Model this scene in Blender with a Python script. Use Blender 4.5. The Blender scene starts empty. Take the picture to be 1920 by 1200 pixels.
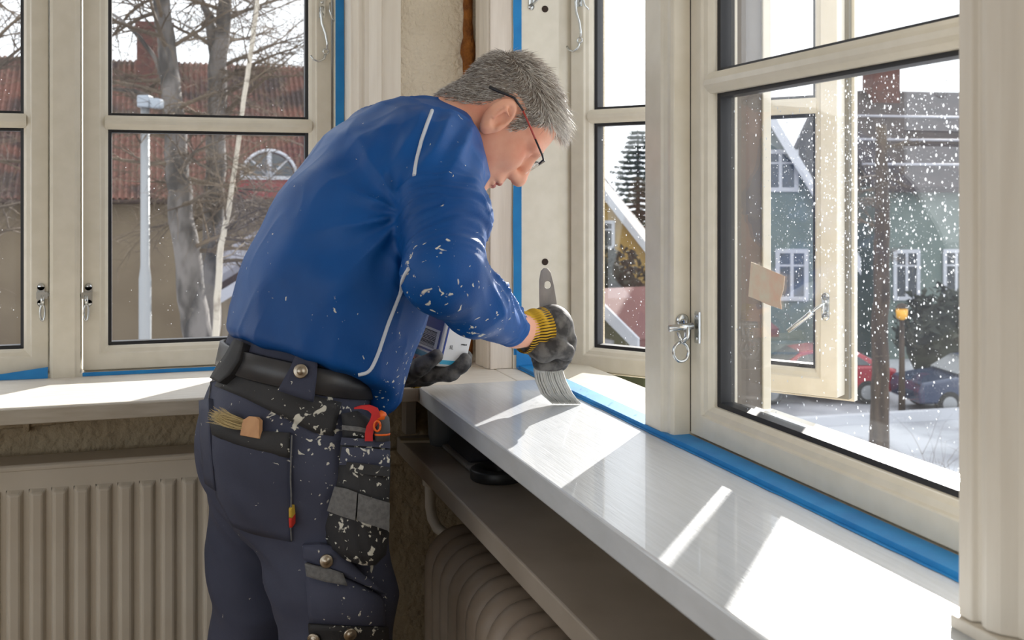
import bpy, bmesh, math, random
import numpy as np
from mathutils import Vector, Matrix

# ---------------------------------------------------------------- camera, sky, sun, exposure
SC = bpy.context.scene
FPX, HZ, CZ = 2062.0, 367.0, 1.33              # focal length in pixels, horizon row, eye height
YAW = math.atan(660.0 / 2062.0)
CA, SA = math.cos(YAW), math.sin(YAW)
cam_d = bpy.data.cameras.new('camera')
cam_d.sensor_width = 36.0
cam_d.lens = 36.0 * FPX / 1920.0
cam_d.shift_y = -(600.0 - HZ) / 1920.0
cam_d.clip_start, cam_d.clip_end = 0.05, 400.0
cam_d.dof.use_dof = True
cam_d.dof.focus_distance = 1.95
cam_d.dof.aperture_fstop = 10.0
cam = bpy.data.objects.new('camera', cam_d)
SC.collection.objects.link(cam)
cam.location = (0, 0, CZ)
cam.rotation_euler = (math.pi / 2, 0, -YAW)
SC.camera = cam

wd = bpy.data.worlds.new('sky'); SC.world = wd; wd.use_nodes = True
wn = wd.node_tree.nodes; wn.clear()
w_out = wn.new('ShaderNodeOutputWorld'); w_bg = wn.new('ShaderNodeBackground')
w_bg.inputs[0].default_value = (0.90, 0.95, 1.0, 1); w_bg.inputs[1].default_value = 1.45
wd.node_tree.links.new(w_bg.outputs[0], w_out.inputs[0])

SUN_AZ, SUN_EL = math.radians(40.5), math.radians(21.0)     # towards +X from +Y; height over the horizon
sun_d = bpy.data.lights.new('sun', 'SUN'); sun_d.energy = 8.0; sun_d.angle = math.radians(0.55)
sun_d.color = (1.0, 0.955, 0.89)
sun = bpy.data.objects.new('sun', sun_d); SC.collection.objects.link(sun)
to_sun = Vector((math.sin(SUN_AZ) * math.cos(SUN_EL), math.cos(SUN_AZ) * math.cos(SUN_EL), math.sin(SUN_EL)))
sun.rotation_euler = to_sun.to_track_quat('Z', 'Y').to_euler()
sun.location = (6, 7, 6)

def portal(loc, rot, sx, sy):
    d = bpy.data.lights.new('window_portal', 'AREA'); d.shape = 'RECTANGLE'; d.size = sx; d.size_y = sy
    d.cycles.is_portal = True
    o = bpy.data.objects.new('window_portal', d); SC.collection.objects.link(o)
    o.location = loc; o.rotation_euler = rot
portal((-0.55, 2.75, 1.62), (-math.pi / 2, 0, 0), 2.0, 1.5)
portal((1.0, 1.55, 1.62), (math.pi / 2, 0, math.pi / 2), 1.7, 1.5)

vs = SC.view_settings
vs.view_transform = 'Standard'; vs.look = 'None'; vs.gamma = 1.0; vs.use_curve_mapping = False
vs.exposure = 0.50
SC.display_settings.display_device = 'sRGB'

# ---------------------------------------------------------------- helpers
COL = SC.collection
R = random.Random(7)

def at(px, py, d):
    """The point that stands d metres ahead of the camera on the ray of pixel (px, py)."""
    u = (px - 960.0) / FPX
    return Vector((d * (SA + u * CA), d * (CA - u * SA), CZ - d * (py - HZ) / FPX))
def onY(px, py, Y):
    u = (px - 960.0) / FPX
    return at(px, py, Y / (CA - u * SA))
def onX(px, py, X):
    u = (px - 960.0) / FPX
    return at(px, py, X / (SA + u * CA))

def nodes_of(name):
    m = bpy.data.materials.new(name); m.use_nodes = True
    nt = m.node_tree
    return m, nt, nt.nodes, nt.links, nt.nodes['Principled BSDF']

def rgb(r, g, b):
    """sRGB 0-255 to linear."""
    def f(c):
        c /= 255.0
        return c / 12.92 if c <= 0.04045 else ((c + 0.055) / 1.055) ** 2.4
    return (f(r), f(g), f(b))

def mat(name, col, rough=0.5, metal=0.0, col2=None, nscale=8.0, detail=4.0, stretch=(1, 1, 1), lo=0.35, hi=0.65,
        bump=0.0, bscale=None, bdist=0.01, coat=0.0, spec=0.5, sheen=0.0):
    """Principled material with an optional second colour mixed in by noise, and noise relief."""
    m, nt, N, L, bs = nodes_of(name)
    bs.inputs['Base Color'].default_value = (*col, 1)
    bs.inputs['Roughness'].default_value = rough
    bs.inputs['Metallic'].default_value = metal
    bs.inputs['Coat Weight'].default_value = coat
    bs.inputs['Specular IOR Level'].default_value = spec
    if sheen: bs.inputs['Sheen Weight'].default_value = sheen
    if col2 is not None or bump:
        tc = N.new('ShaderNodeTexCoord'); mp = N.new('ShaderNodeMapping')
        mp.inputs['Scale'].default_value = stretch
        L.new(tc.outputs['Object'], mp.inputs[0])
    if col2 is not None:
        n = N.new('ShaderNodeTexNoise'); n.inputs['Scale'].default_value = nscale; n.inputs['Detail'].default_value = detail
        L.new(mp.outputs[0], n.inputs[0])
        rp = N.new('ShaderNodeValToRGB')
        rp.color_ramp.elements[0].position = lo; rp.color_ramp.elements[1].position = hi
        rp.color_ramp.elements[0].color = (*col, 1); rp.color_ramp.elements[1].color = (*col2, 1)
        L.new(n.outputs[0], rp.inputs[0]); L.new(rp.outputs[0], bs.inputs['Base Color'])
    if bump:
        n2 = N.new('ShaderNodeTexNoise'); n2.inputs['Scale'].default_value = bscale or nscale; n2.inputs['Detail'].default_value = 5
        L.new(mp.outputs[0], n2.inputs[0])
        b = N.new('ShaderNodeBump'); b.inputs['Strength'].default_value = bump; b.inputs['Distance'].default_value = bdist
        L.new(n2.outputs[0], b.inputs['Height']); L.new(b.outputs[0], bs.inputs['Normal'])
    return m

class MB:
    """Collects vertices and faces (with a material slot per face) for one mesh."""
    def __init__(s): s.v, s.f, s.m, s.sm = [], [], [], []
    def add(s, vs_, fs, mi=0, smooth=False):
        b = len(s.v); s.v.extend(tuple(p) for p in vs_)
        for q in fs:
            s.f.append(tuple(i + b for i in q)); s.m.append(mi); s.sm.append(smooth)
        return s
    def box(s, lo, hi, mi=0):
        (x0, y0, z0), (x1, y1, z1) = lo, hi
        v = [(x0, y0, z0), (x1, y0, z0), (x1, y1, z0), (x0, y1, z0), (x0, y0, z1), (x1, y0, z1), (x1, y1, z1), (x0, y1, z1)]
        return s.add(v, [(0, 3, 2, 1), (4, 5, 6, 7), (0, 1, 5, 4), (1, 2, 6, 5), (2, 3, 7, 6), (3, 0, 4, 7)], mi)
    def obox(s, c, ax, ay, az, mi=0):
        """Box from centre and three half-axis vectors."""
        c, ax, ay, az = Vector(c), Vector(ax), Vector(ay), Vector(az)
        v = [c + sx * ax + sy * ay + sz * az for sz in (-1, 1) for sx, sy in ((-1, -1), (1, -1), (1, 1), (-1, 1))]
        return s.add(v, [(0, 3, 2, 1), (4, 5, 6, 7), (0, 1, 5, 4), (1, 2, 6, 5), (2, 3, 7, 6), (3, 0, 4, 7)], mi)
    def extrude(s, poly, vec, mi=0, smooth=False):
        """Prism: closed 3-D outline moved by vec, capped."""
        n = len(poly); vec = Vector(vec)
        v = [Vector(p) for p in poly] + [Vector(p) + vec for p in poly]
        s.add(v, [(i, (i + 1) % n, n + (i + 1) % n, n + i) for i in range(n)], mi, smooth)
        b = len(s.v) - 2 * n
        s.f.append(tuple(b + i for i in reversed(range(n)))); s.f.append(tuple(b + n + i for i in range(n)))
        s.m += [mi, mi]; s.sm += [False, False]
        return s
    def tube(s, pts, rad, n=8, mi=0, cap=True, flat=None, smooth=True):
        """Tube along pts; rad a number or one per point; flat=(vector, ratio) squashes the section."""
        pts = [Vector(p) for p in pts]; k = len(pts)
        rr = rad if isinstance(rad, (list, tuple)) else [rad] * k
        vv = []; ref = None
        for i, p in enumerate(pts):
            t = (pts[min(i + 1, k - 1)] - pts[max(i - 1, 0)])
            t = t.normalized() if t.length > 1e-9 else Vector((0, 0, 1))
            if ref is None:
                ref = Vector((0, 0, 1)) if abs(t.z) < 0.9 else Vector((1, 0, 0))
                if flat is not None: ref = Vector(flat[0])
            if flat is not None: ref = Vector(flat[0])
            a = (ref - t * ref.dot(t)); a = a.normalized() if a.length > 1e-6 else t.orthogonal().normalized()
            b = t.cross(a); ref = a
            fa = flat[1] if flat is not None else 1.0
            for j in range(n):
                w = 2 * math.pi * j / n
                vv.append(p + a * (math.cos(w) * rr[i] * fa) + b * (math.sin(w) * rr[i]))
        fs = [(i * n + j, i * n + (j + 1) % n, (i + 1) * n + (j + 1) % n, (i + 1) * n + j) for i in range(k - 1) for j in range(n)]
        b0 = len(s.v); s.add(vv, fs, mi, smooth)
        if cap:
            s.f.append(tuple(b0 + j for j in reversed(range(n)))); s.f.append(tuple(b0 + (k - 1) * n + j for j in range(n)))
            s.m += [mi, mi]; s.sm += [False, False]
        return s
    def lathe(s, base, axis, prof, n=20, mi=0, smooth=True):
        """Profile [(radius, height)] turned about axis from base."""
        base, axis = Vector(base), Vector(axis).normalized()
        a = axis.orthogonal().normalized(); b = axis.cross(a); k = len(prof); vv = []
        for r_, h_ in prof:
            for j in range(n):
                w = 2 * math.pi * j / n
                vv.append(base + axis * h_ + a * (math.cos(w) * r_) + b * (math.sin(w) * r_))
        return s.add(vv, [(i * n + j, i * n + (j + 1) % n, (i + 1) * n + (j + 1) % n, (i + 1) * n + j) for i in range(k - 1) for j in range(n)], mi, smooth)
    def ball(s, c, r, n=10, mi=0, scale=(1, 1, 1)):
        c = Vector(c); vv = []; k = n // 2 + 1
        for i in range(k + 1):
            th = math.pi * i / k
            for j in range(n):
                w = 2 * math.pi * j / n
                vv.append(c + Vector((r * scale[0] * math.sin(th) * math.cos(w), r * scale[1] * math.sin(th) * math.sin(w), r * scale[2] * math.cos(th))))
        return s.add(vv, [(i * n + j, (i + 1) * n + j, (i + 1) * n + (j + 1) % n, i * n + (j + 1) % n) for i in range(k) for j in range(n)], mi, True)
    def frame(s, o, u, w, n, W, H, prof, mi=0):
        """Mitred rectangular frame: corner o, sides u*W and w*H, profile [(inset, depth along n)] closed."""
        o, u, w, n = Vector(o), Vector(u), Vector(w), Vector(n); k = len(prof); vv = []
        for cu, cw in ((0, 0), (1, 0), (1, 1), (0, 1)):
            for ins, dep in prof:
                vv.append(o + u * (ins if cu == 0 else W - ins) + w * (ins if cw == 0 else H - ins) + n * dep)
        fs = []
        for c in range(4):
            for i in range(k):
                fs.append((c * k + i, ((c + 1) % 4) * k + i, ((c + 1) % 4) * k + (i + 1) % k, c * k + (i + 1) % k))
        return s.add(vv, fs, mi)
    def mesh(s, name):
        me = bpy.data.meshes.new(name)
        me.from_pydata([tuple(p) for p in s.v], [], s.f)
        me.polygons.foreach_set('material_index', s.m)
        me.polygons.foreach_set('use_smooth', s.sm)
        me.update()
        return me

def link(name, me, mats=None, parent=None, loc=(0, 0, 0)):
    o = bpy.data.objects.new(name, me); COL.objects.link(o)
    if mats is not None and me is not None and hasattr(me, 'materials') and not me.materials:
        for m in (mats if isinstance(mats, (list, tuple)) else [mats]): me.materials.append(m)
    o.location = loc
    if parent is not None: o.parent = parent
    return o
def fixn(me):
    bm = bmesh.new(); bm.from_mesh(me); bmesh.ops.recalc_face_normals(bm, faces=bm.faces[:]); bm.to_mesh(me); bm.free()
    return me
def tag(o, label=None, cat=None, group=None, kind=None):
    if label: o['label'] = label
    if cat: o['category'] = cat
    if group: o['group'] = group
    if kind: o['kind'] = kind
    return o
BASE = {}
def thing(name, base, label=None, cat=None, group=None, kind=None):
    """Empty at the base of a thing; its parts are given in world coordinates."""
    o = bpy.data.objects.new(name, None); COL.objects.link(o); o.location = base; o.empty_display_size = 0.1
    BASE[o] = Vector(base)
    return tag(o, label, cat, group, kind)
def part(name, mb, m, parent, bevel=0.0, seg=2, kind=None, label=None, recalc=True):
    """A mesh part (world coordinates) under a thing, or a sub-part under a part."""
    me = mb.mesh(name) if isinstance(mb, MB) else mb
    if recalc: fixn(me)
    o = link(name, me, m, parent, -BASE[parent] if parent in BASE else (0, 0, 0))
    if bevel: bev(o, bevel, seg)
    if kind: o['kind'] = kind
    if label: o['label'] = label
    return o
def single(name, mb, m, label, cat, base=None, group=None, kind=None, bevel=0.0, seg=2, recalc=True):
    """A thing that is one mesh, its origin moved to its base."""
    me = mb.mesh(name) if isinstance(mb, MB) else mb
    if recalc: fixn(me)
    if base is None:
        n = len(me.vertices); co = np.empty(n * 3); me.vertices.foreach_get('co', co); co = co.reshape(-1, 3)
        base = ((co[:, 0].min() + co[:, 0].max()) / 2, (co[:, 1].min() + co[:, 1].max()) / 2, co[:, 2].min())
    me.transform(Matrix.Translation(-Vector(base)))
    o = link(name, me, m, None, base)
    if bevel: bev(o, bevel, seg)
    BASE[o] = Vector(base)
    return tag(o, label, cat, group, kind)
def bev(o, w, seg=2):
    b = o.modifiers.new('bevel', 'BEVEL'); b.width = w; b.segments = seg; b.limit_method = 'ANGLE'; b.angle_limit = math.radians(35)
    b.harden_normals = False
    return o
def structure(name, mb, m, bevel=0.0):
    me = mb.mesh(name) if isinstance(mb, MB) else mb
    fixn(me); o = link(name, me, m); o['kind'] = 'structure'
    if bevel: bev(o, bevel)
    return o

def glass_mat(name, dirt=0.03, tint=(1, 1, 1), ior=1.45, boost=1.0):
    """Thin window pane: clear straight through, mirror-like by Fresnel, with a film of dust."""
    m = bpy.data.materials.new(name); m.use_nodes = True; nt = m.node_tree; N = nt.nodes; L = nt.links; N.clear()
    out = N.new('ShaderNodeOutputMaterial'); tr = N.new('ShaderNodeBsdfTransparent'); gl = N.new('ShaderNodeBsdfGlossy')
    tr.inputs[0].default_value = (*tint, 1); gl.inputs['Roughness'].default_value = 0.01; gl.inputs[0].default_value = (1, 1, 1, 1)
    lw = N.new('ShaderNodeLayerWeight'); lw.inputs[0].default_value = 0.5
    pw = N.new('ShaderNodeMath'); pw.operation = 'POWER'; pw.inputs[1].default_value = 5.0; L.new(lw.outputs['Facing'], pw.inputs[0])
    mul = N.new('ShaderNodeMath'); mul.operation = 'MULTIPLY_ADD'; mul.inputs[1].default_value = 0.9 * boost; mul.inputs[2].default_value = 0.035 * boost
    L.new(pw.outputs[0], mul.inputs[0])
    mx = N.new('ShaderNodeMixShader'); L.new(mul.outputs[0], mx.inputs[0]); L.new(tr.outputs[0], mx.inputs[1]); L.new(gl.outputs[0], mx.inputs[2])
    df = N.new('ShaderNodeBsdfTranslucent'); df.inputs[0].default_value = (0.8, 0.8, 0.8, 1)
    tc = N.new('ShaderNodeTexCoord'); ns = N.new('ShaderNodeTexNoise'); ns.inputs['Scale'].default_value = 9; ns.inputs['Detail'].default_value = 6
    L.new(tc.outputs['Object'], ns.inputs[0])
    rp = N.new('ShaderNodeMapRange'); rp.inputs[1].default_value = 0.4; rp.inputs[2].default_value = 0.75; rp.inputs[3].default_value = dirt * 0.4; rp.inputs[4].default_value = dirt
    L.new(ns.outputs[0], rp.inputs[0])
    m2 = N.new('ShaderNodeMixShader'); L.new(rp.outputs[0], m2.inputs[0]); L.new(mx.outputs[0], m2.inputs[1]); L.new(df.outputs[0], m2.inputs[2])
    L.new(m2.outputs[0], out.inputs[0])
    return m

# ---------------------------------------------------------------- materials of the room
M = {}
M['frame'] = mat('cream window paint', rgb(220, 213, 197), 0.35, col2=rgb(214, 207, 190), nscale=30, coat=0.1)
M['casing'] = mat('pale casing paint', rgb(226, 218, 204), 0.45, col2=rgb(220, 211, 196), nscale=14, stretch=(6, 6, 0.6), bump=0.06, bscale=40, bdist=0.002)
M['primer'] = mat('primed wood', rgb(226, 216, 204), 0.6, col2=rgb(212, 201, 188), nscale=10, stretch=(8, 8, 0.5), bump=0.1, bscale=30, bdist=0.002)
M['wall'] = mat('rough cream plaster', rgb(222, 210, 188), 0.85, col2=rgb(214, 201, 178), nscale=9, bump=1.0, bscale=70, bdist=0.012)
M['wall_low'] = mat('coarse beige plaster', rgb(186, 170, 142), 0.9, col2=rgb(168, 150, 122), nscale=7, bump=0.9, bscale=55, bdist=0.012)
M['ceiling'] = mat('white ceiling', rgb(235, 232, 226), 0.9)
M['floor'] = mat('pale wooden floor', rgb(176, 150, 116), 0.5, col2=rgb(150, 122, 90), nscale=5, stretch=(12, 1, 1))
M['sill'] = mat('fresh white gloss paint', rgb(216, 220, 225), 0.3, col2=rgb(206, 210, 214), nscale=6, stretch=(40, 2, 6), bump=0.22, bscale=9, bdist=0.002, coat=0.4)
M['sill_dry'] = mat('matt white primer', rgb(228, 223, 214), 0.55, col2=rgb(218, 211, 200), nscale=5, stretch=(3, 30, 6), bump=0.12, bscale=12, bdist=0.002)
M['sill_shade'] = mat('shaded sill edge', rgb(184, 176, 162), 0.6, col2=rgb(172, 162, 146), nscale=12, stretch=(1, 8, 8))  # front edge of the back sill, its shade put into a darker colour
M['sill_edge'] = mat('sill underside paint', rgb(205, 200, 192), 0.5)
M['shelf'] = mat('shelf paint', rgb(168, 158, 146), 0.35, col2=rgb(152, 141, 128), nscale=6, bump=0.05, bscale=30, bdist=0.002)
M['radiator'] = mat('radiator enamel', rgb(204, 196, 182), 0.42, col2=rgb(194, 184, 168), nscale=5, bump=0.05, bscale=60, bdist=0.002)
M['castiron'] = mat('old radiator paint', rgb(176, 162, 146), 0.5, col2=rgb(146, 130, 114), nscale=4, bump=0.12, bscale=45, bdist=0.004)
M['tape'] = mat('blue masking tape', rgb(18, 122, 190), 0.55, col2=rgb(26, 136, 202), nscale=18, bump=0.2, bscale=140, bdist=0.001)
M['zinc'] = mat('bright zinc', (0.62, 0.64, 0.64), 0.25, metal=1.0)
M['black'] = mat('black gasket', (0.012, 0.012, 0.014), 0.5)
M['alu'] = mat('bare aluminium', (0.75, 0.76, 0.78), 0.3, metal=1.0)
M['hole'] = mat('dark drilled hole', (0.03, 0.015, 0.008), 0.8)
M['foam'] = mat('brown sealing foam', rgb(150, 92, 30), 0.9, col2=rgb(112, 62, 16), nscale=40, bump=0.9, bscale=90, bdist=0.01)
M['glass'] = glass_mat('window glass', 0.006)
M['glass_near'] = glass_mat('dusty window glass', 0.016)
M['drop'] = None

SZ = 0.95           # top of the window sills
YW, XW = 2.42, 0.70 # inner faces of the back wall and the right wall
ZT = 2.62

# ---------------------------------------------------------------- floor, ceiling, walls
structure('floor', MB().box((-3.4, -3.0, -0.12), (XW + 0.25, YW + 0.25, 0.0)), M['floor'])
structure('ceiling', MB().box((-3.4, -3.0, ZT), (XW + 0.25, YW + 0.25, ZT + 0.15)), M['ceiling'])
wb = MB()   # back wall: opening x -1.30..0.40, z 0.90..2.30
wb.box((-3.4, YW, 0.92), (-1.32, YW + 0.26, ZT)); wb.box((0.398, YW, 0.92), (XW, YW + 0.26, ZT))
wb.box((-1.32, YW, 2.30), (0.398, YW + 0.26, ZT))
structure('wall_back', wb, M['wall'])
structure('wall_back_lower', MB().box((-3.4, YW, 0), (XW, YW + 0.26, 0.92)), M['wall_low'])
wr = MB()   # right wall: opening y 0.80..2.31
wr.box((XW, 2.31, 0.92), (XW + 0.26, YW + 0.26, ZT)); wr.box((XW, -3.0, 0.92), (XW + 0.26, 0.72, ZT))
wr.box((XW, 0.72, 2.30), (XW + 0.26, 2.31, ZT))
structure('wall_right', wr, M['wall'])
structure('wall_right_lower', MB().box((XW, -3.0, 0), (XW + 0.26, YW + 0.26, 0.92)), M['wall_low'])
wl = MB()   # unseen left wall; its broad opening is added for fill daylight
wl.box((-3.4, -3.0, 0), (-3.3, YW, 0.7)); wl.box((-3.4, -3.0, 2.4), (-3.3, YW, ZT)); wl.box((-3.4, 1.9, 0.7), (-3.3, YW, 2.4)); wl.box((-3.4, -3.0, 0.7), (-3.3, -2.7, 2.4))
structure('wall_left', wl, M['wall'])
wf = MB()  # unseen wall behind the camera, opening added to light the man's back
wf.box((-3.4, -3.1, 0), (XW + 0.25, -3.0, 0.7)); wf.box((-3.4, -3.1, 2.4), (XW + 0.25, -3.0, ZT)); wf.box((-3.4, -3.1, 0.7), (-3.2, -3.0, 2.4)); wf.box((-1.3, -3.1, 0.7), (XW + 0.25, -3.0, 2.4))
structure('wall_front', wf, M['wall'])
portal((-3.36, -0.4, 1.55), (math.pi / 2, 0, -math.pi / 2), 4.6, 1.7)  # portals for the two added openings
portal((-2.25, -3.06, 1.55), (math.pi / 2, 0, 0), 1.9, 1.7)

# ---------------------------------------------------------------- sashes and windows
SASH = [(0, -0.055), (0, 0), (0.033, 0), (0.036, -0.004), (0.043, -0.007), (0.049, -0.014), (0.049, -0.055)]
GASK = [(0.0485, -0.046), (0.0485, -0.020), (0.056, -0.022), (0.056, -0.046)]

def hook(sash, base, n, u, flip=1, name='casement_hook'):
    """Zinc casement hook: plate with two screws, pivot, S-shaped arm ending in an open hook."""
    base, n, u = Vector(base), Vector(n), Vector(u) * flip; z = Vector((0, 0, 1))
    mb = MB()
    mb.obox(base + n * 0.001, u * 0.007, n * 0.0012, z * 0.021)
    for s in (-1, 1): mb.lathe(base + z * 0.014 * s + n * 0.002, n, [(0.0, 0.0018), (0.0035, 0.0012), (0.004, 0)], 10)
    mb.tube([base, base + n * 0.012], 0.0055, 10)
    c = base + n * 0.012
    pts = [c + u * a + z * b for a, b in ((0, 0.003), (-0.004, -0.012), (-0.002, -0.035), (0.006, -0.058), (0.010, -0.080), (0.009, -0.092))]
    mb.tube(pts, [0.0035, 0.0032, 0.003, 0.003, 0.0028, 0.0025], 8)
    ring = [c + u * (0.007 + 0.006 * math.cos(t)) + z * (-0.098 + 0.006 * math.sin(t)) for t in np.linspace(0, 2 * math.pi, 13)]
    mb.tube(ring, 0.002, 6)
    pts = [c + u * a + z * b for a, b in ((0.006, -0.104), (0.002, -0.115), (-0.010, -0.121), (-0.021, -0.117), (-0.027, -0.108))]
    mb.tube(pts, [0.0028, 0.0028, 0.0026, 0.0024, 0.002], 8)
    pts = [c + u * a + z * b for a, b in ((0.016, 0.012), (0.015, -0.005), (0.020, -0.022), (0.030, -0.032))]
    mb.tube(pts, 0.002, 6)
    return part(name, mb, M['zinc'], sash)

def latch(sash, base, n, u, flip=1):
    """Zinc drop latch: keyhole plate, pivot block and a hanging loop."""
    base, n, u = Vector(base), Vector(n), Vector(u) * flip; z = Vector((0, 0, 1))
    mb = MB()
    mb.obox(base + n * 0.0012, u * 0.0075, n * 0.0014, z * 0.017)
    mb.lathe(base + z * 0.017, n, [(0.0075, 0), (0.0075, 0.0026), (0.0, 0.0026)], 14)
    mb.lathe(base - z * 0.017, n, [(0.0075, 0), (0.0075, 0.0026), (0.0, 0.0026)], 14)
    mb.obox(base + n * 0.008 - u * 0.003, u * 0.011, n * 0.006, z * 0.007)
    mb.tube([base + n * 0.012 - u * 0.004, base + n * 0.013 - u * 0.004 - z * 0.02], 0.0042, 8)
    loop = []
    for t in np.linspace(0, 2 * math.pi, 15):
        loop.append(base + n * 0.013 + u * (-0.004 + 0.0045 * math.sin(t)) + z * (-0.036 + 0.017 * math.cos(t)))
    mb.tube(loop, 0.0022, 6)
    mb.tube([base - u * 0.004 + n * 0.008, base - u * 0.020 + n * 0.006], 0.003, 8)
    mb.obox(base - u * 0.020 + n * 0.003, u * 0.0015, n * 0.004, z * 0.014)
    return part('window_latch', mb, M['zinc'], sash)

def make_sash(win, o, u, n, W, H, muntins, glass, mw=0.030, drops=None):
    """Casement sash: mitred frame; muntins, panes and gasket as sub-parts. o lower corner of the front face."""
    o, u, n = Vector(o), Vector(u), Vector(n); z = Vector((0, 0, 1))
    s = part('sash', MB().frame(o, u, z, n, W, H, SASH), M['frame'], win, bevel=0.0012, seg=1)
    part('gasket', MB().frame(o, u, z, n, W, H, GASK), M['black'], s)
    zs = [0.049] + [m for m in muntins] + [H - 0.049]
    for m in muntins:
        pr = [(-mw / 2, -0.04), (-mw / 2, -0.010), (-mw * 0.3, -0.004), (-mw * 0.12, 0.0), (mw * 0.12, 0.0), (mw * 0.3, -0.004), (mw / 2, -0.010), (mw / 2, -0.04)]
        poly = [o + u * 0.043 + z * (m + a) + n * b for a, b in pr]
        part('muntin', MB().extrude(poly, u * (W - 0.086)), M['frame'], s)
        pr2 = [(-mw / 2 - 0.006, -0.046), (-mw / 2 - 0.006, -0.022), (mw / 2 + 0.006, -0.022), (mw / 2 + 0.006, -0.046)]
        part('gasket', MB().extrude([o + u * 0.05 + z * (m + a) + n * b for a, b in pr2], u * (W - 0.10)), M['black'], s)
    lo = 0.049
    for i, m in enumerate(muntins + [H - 0.049 + mw / 2]):
        hi = m - mw / 2
        part('pane', MB().obox(o + u * W / 2 + z * (lo + hi) / 2 - n * 0.033, u * (W / 2 - 0.048), z * ((hi - lo) / 2 + 0.002), n * 0.002), glass, s)
        lo = m + mw / 2
    return s

Z = Vector((0, 0, 1))
# window in the back wall: sashes face -Y
w1 = thing('window_1', (-0.46, 2.55, SZ), kind='structure')
ZS = SZ + 0.010
fr = MB()
fr.box((-1.32, 2.475, SZ - 0.03), (0.398, 2.68, SZ + 0.007)); fr.box((-1.32, 2.475, 2.24), (0.398, 2.60, 2.30))
part('frame_rail', fr, M['frame'], w1)
part('jamb', MB().box((0.374, 2.478, SZ), (0.398, 2.60, 2.24)), M['frame'], w1, bevel=0.002)
part('jamb', MB().box((-1.32, 2.478, SZ), (-1.28, 2.60, 2.24)), M['frame'], w1, bevel=0.002)
mp = [(-0.219, 2.60), (-0.219, 2.476), (-0.212, 2.470), (-0.170, 2.470), (-0.166, 2.474), (-0.160, 2.476), (-0.160, 2.60)]
part('mullion', MB().extrude([(x, y, SZ) for x, y in mp], (0, 0, 1.29)), M['frame'], w1)
sm_ = make_sash(w1, (-0.155, 2.493, ZS), (1, 0, 0), (0, -1, 0), 0.524, 1.26, [0.527, 1.04], M['glass'])
sl_ = make_sash(w1, (-0.745, 2.493, ZS), (1, 0, 0), (0, -1, 0), 0.522, 1.26, [0.527, 1.04], M['glass'])
sf_ = make_sash(w1, (-1.275, 2.493, ZS), (1, 0, 0), (0, -1, 0), 0.524, 1.26, [0.527, 1.04], M['glass'])
hook(sm_, onY(604, 16, 2.493), (0, -1, 0), (1, 0, 0))
hook(sl_, onY(-40, 16, 2.493), (0, -1, 0), (1, 0, 0))
latch(sm_, onY(166, 553, 2.493), (0, -1, 0), (1, 0, 0))
latch(sl_, onY(77, 553, 2.493), (0, -1, 0), (1, 0, 0), -1)

# window in the right wall: sashes face -X, one closed, one swung outwards
w2 = thing('window_2', (0.80, 1.5, SZ), kind='structure')
fr = MB(); fr.box((0.752, 0.72, SZ - 0.03), (0.90, 2.31, SZ + 0.006)); fr.box((0.752, 0.72, 2.24), (0.87, 2.31, 2.30))
part('frame_rail', fr, M['frame'], w2)
jp = [(0.739, 2.31), (0.739, 2.302), (0.756, 2.298), (0.845, 2.298), (0.846, 2.306), (0.89, 2.306), (0.89, 2.31)]
jm = part('jamb', MB().extrude([(x, y, SZ) for x, y in jp], (0, 0, 1.29)), M['frame'], w2)
part('jamb', MB().box((0.752, 0.72, SZ), (0.87, 0.745, 2.24)), M['frame'], w2)
mp = [(0.757, 1.647), (0.754, 1.643), (0.754, 1.585), (0.757, 1.58), (0.760, 1.572), (0.759, 1.560), (0.762, 1.553), (0.789, 1.552), (0.800, 1.575), (0.800, 1.647)]
part('mullion', MB().extrude([(x, y, SZ) for x, y in mp], (0, 0, 1.29)), M['frame'], w2, bevel=0.0015)
part('outer_cladding', MB().box((0.8005, 1.5765, SZ - 0.01), (0.930, 1.646, 2.3)), mat('brown outer cladding', rgb(92, 84, 76), 0.5), w2, bevel=0.002)
part('outer_cover', MB().box((0.9305, 1.573, SZ - 0.03), (0.946, 1.652, 2.3)), M['frame'], w2, bevel=0.002)
for hz in (onX(1022, 493, 0.80).z, onX(1025, 10, 0.80).z, onX(1022, 493, 0.80).z - 0.32):
    c = onY(1022, 493, 2.2975); c.z = hz
    part('screw_hole', MB().lathe(c + Vector((0, 0.0005, 0)), (0, -1, 0), [(0.0075, 0.0), (0.0075, 0.0012), (0.006, 0.0014), (0.0, 0.0012)], 16), M['hole'], jm)
eye = MB(); c = onY(996, -4, 2.2975)
eye.lathe(c + Z * -0.020, (0, -1, 0), [(0.007, 0), (0.007, 0.002), (0, 0.002)], 14); eye.obox(c + Vector((0, -0.001, 0)), (0.006, 0, 0), (0, 0.001, 0), (0, 0, 0.02))
eye.tube([c + Z * -0.018 + Vector((0, -0.002, 0)), c + Vector((0.008, -0.02, -0.006)), c + Vector((0.009, -0.022, 0.012)), c + Vector((0.002, -0.01, 0.03))], 0.0028, 8)
part('hook_eye', eye, M['zinc'], jm)
near = make_sash(w2, (0.79, 1.552, SZ + 0.009), (0, -1, 0), (-1, 0, 0), 0.80, 1.26, [0.543, 1.07], M['glass_near'], mw=0.032)
part('drip_bar', MB().box((0.829, 0.80, SZ + 0.052), (0.862, 1.500, SZ + 0.060)), M['alu'], near, bevel=0.001)
part('drip_bar', MB().box((0.866, 0.80, SZ + 0.044), (0.905, 1.500, SZ + 0.050)), M['frame'], near, bevel=0.001)
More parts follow.
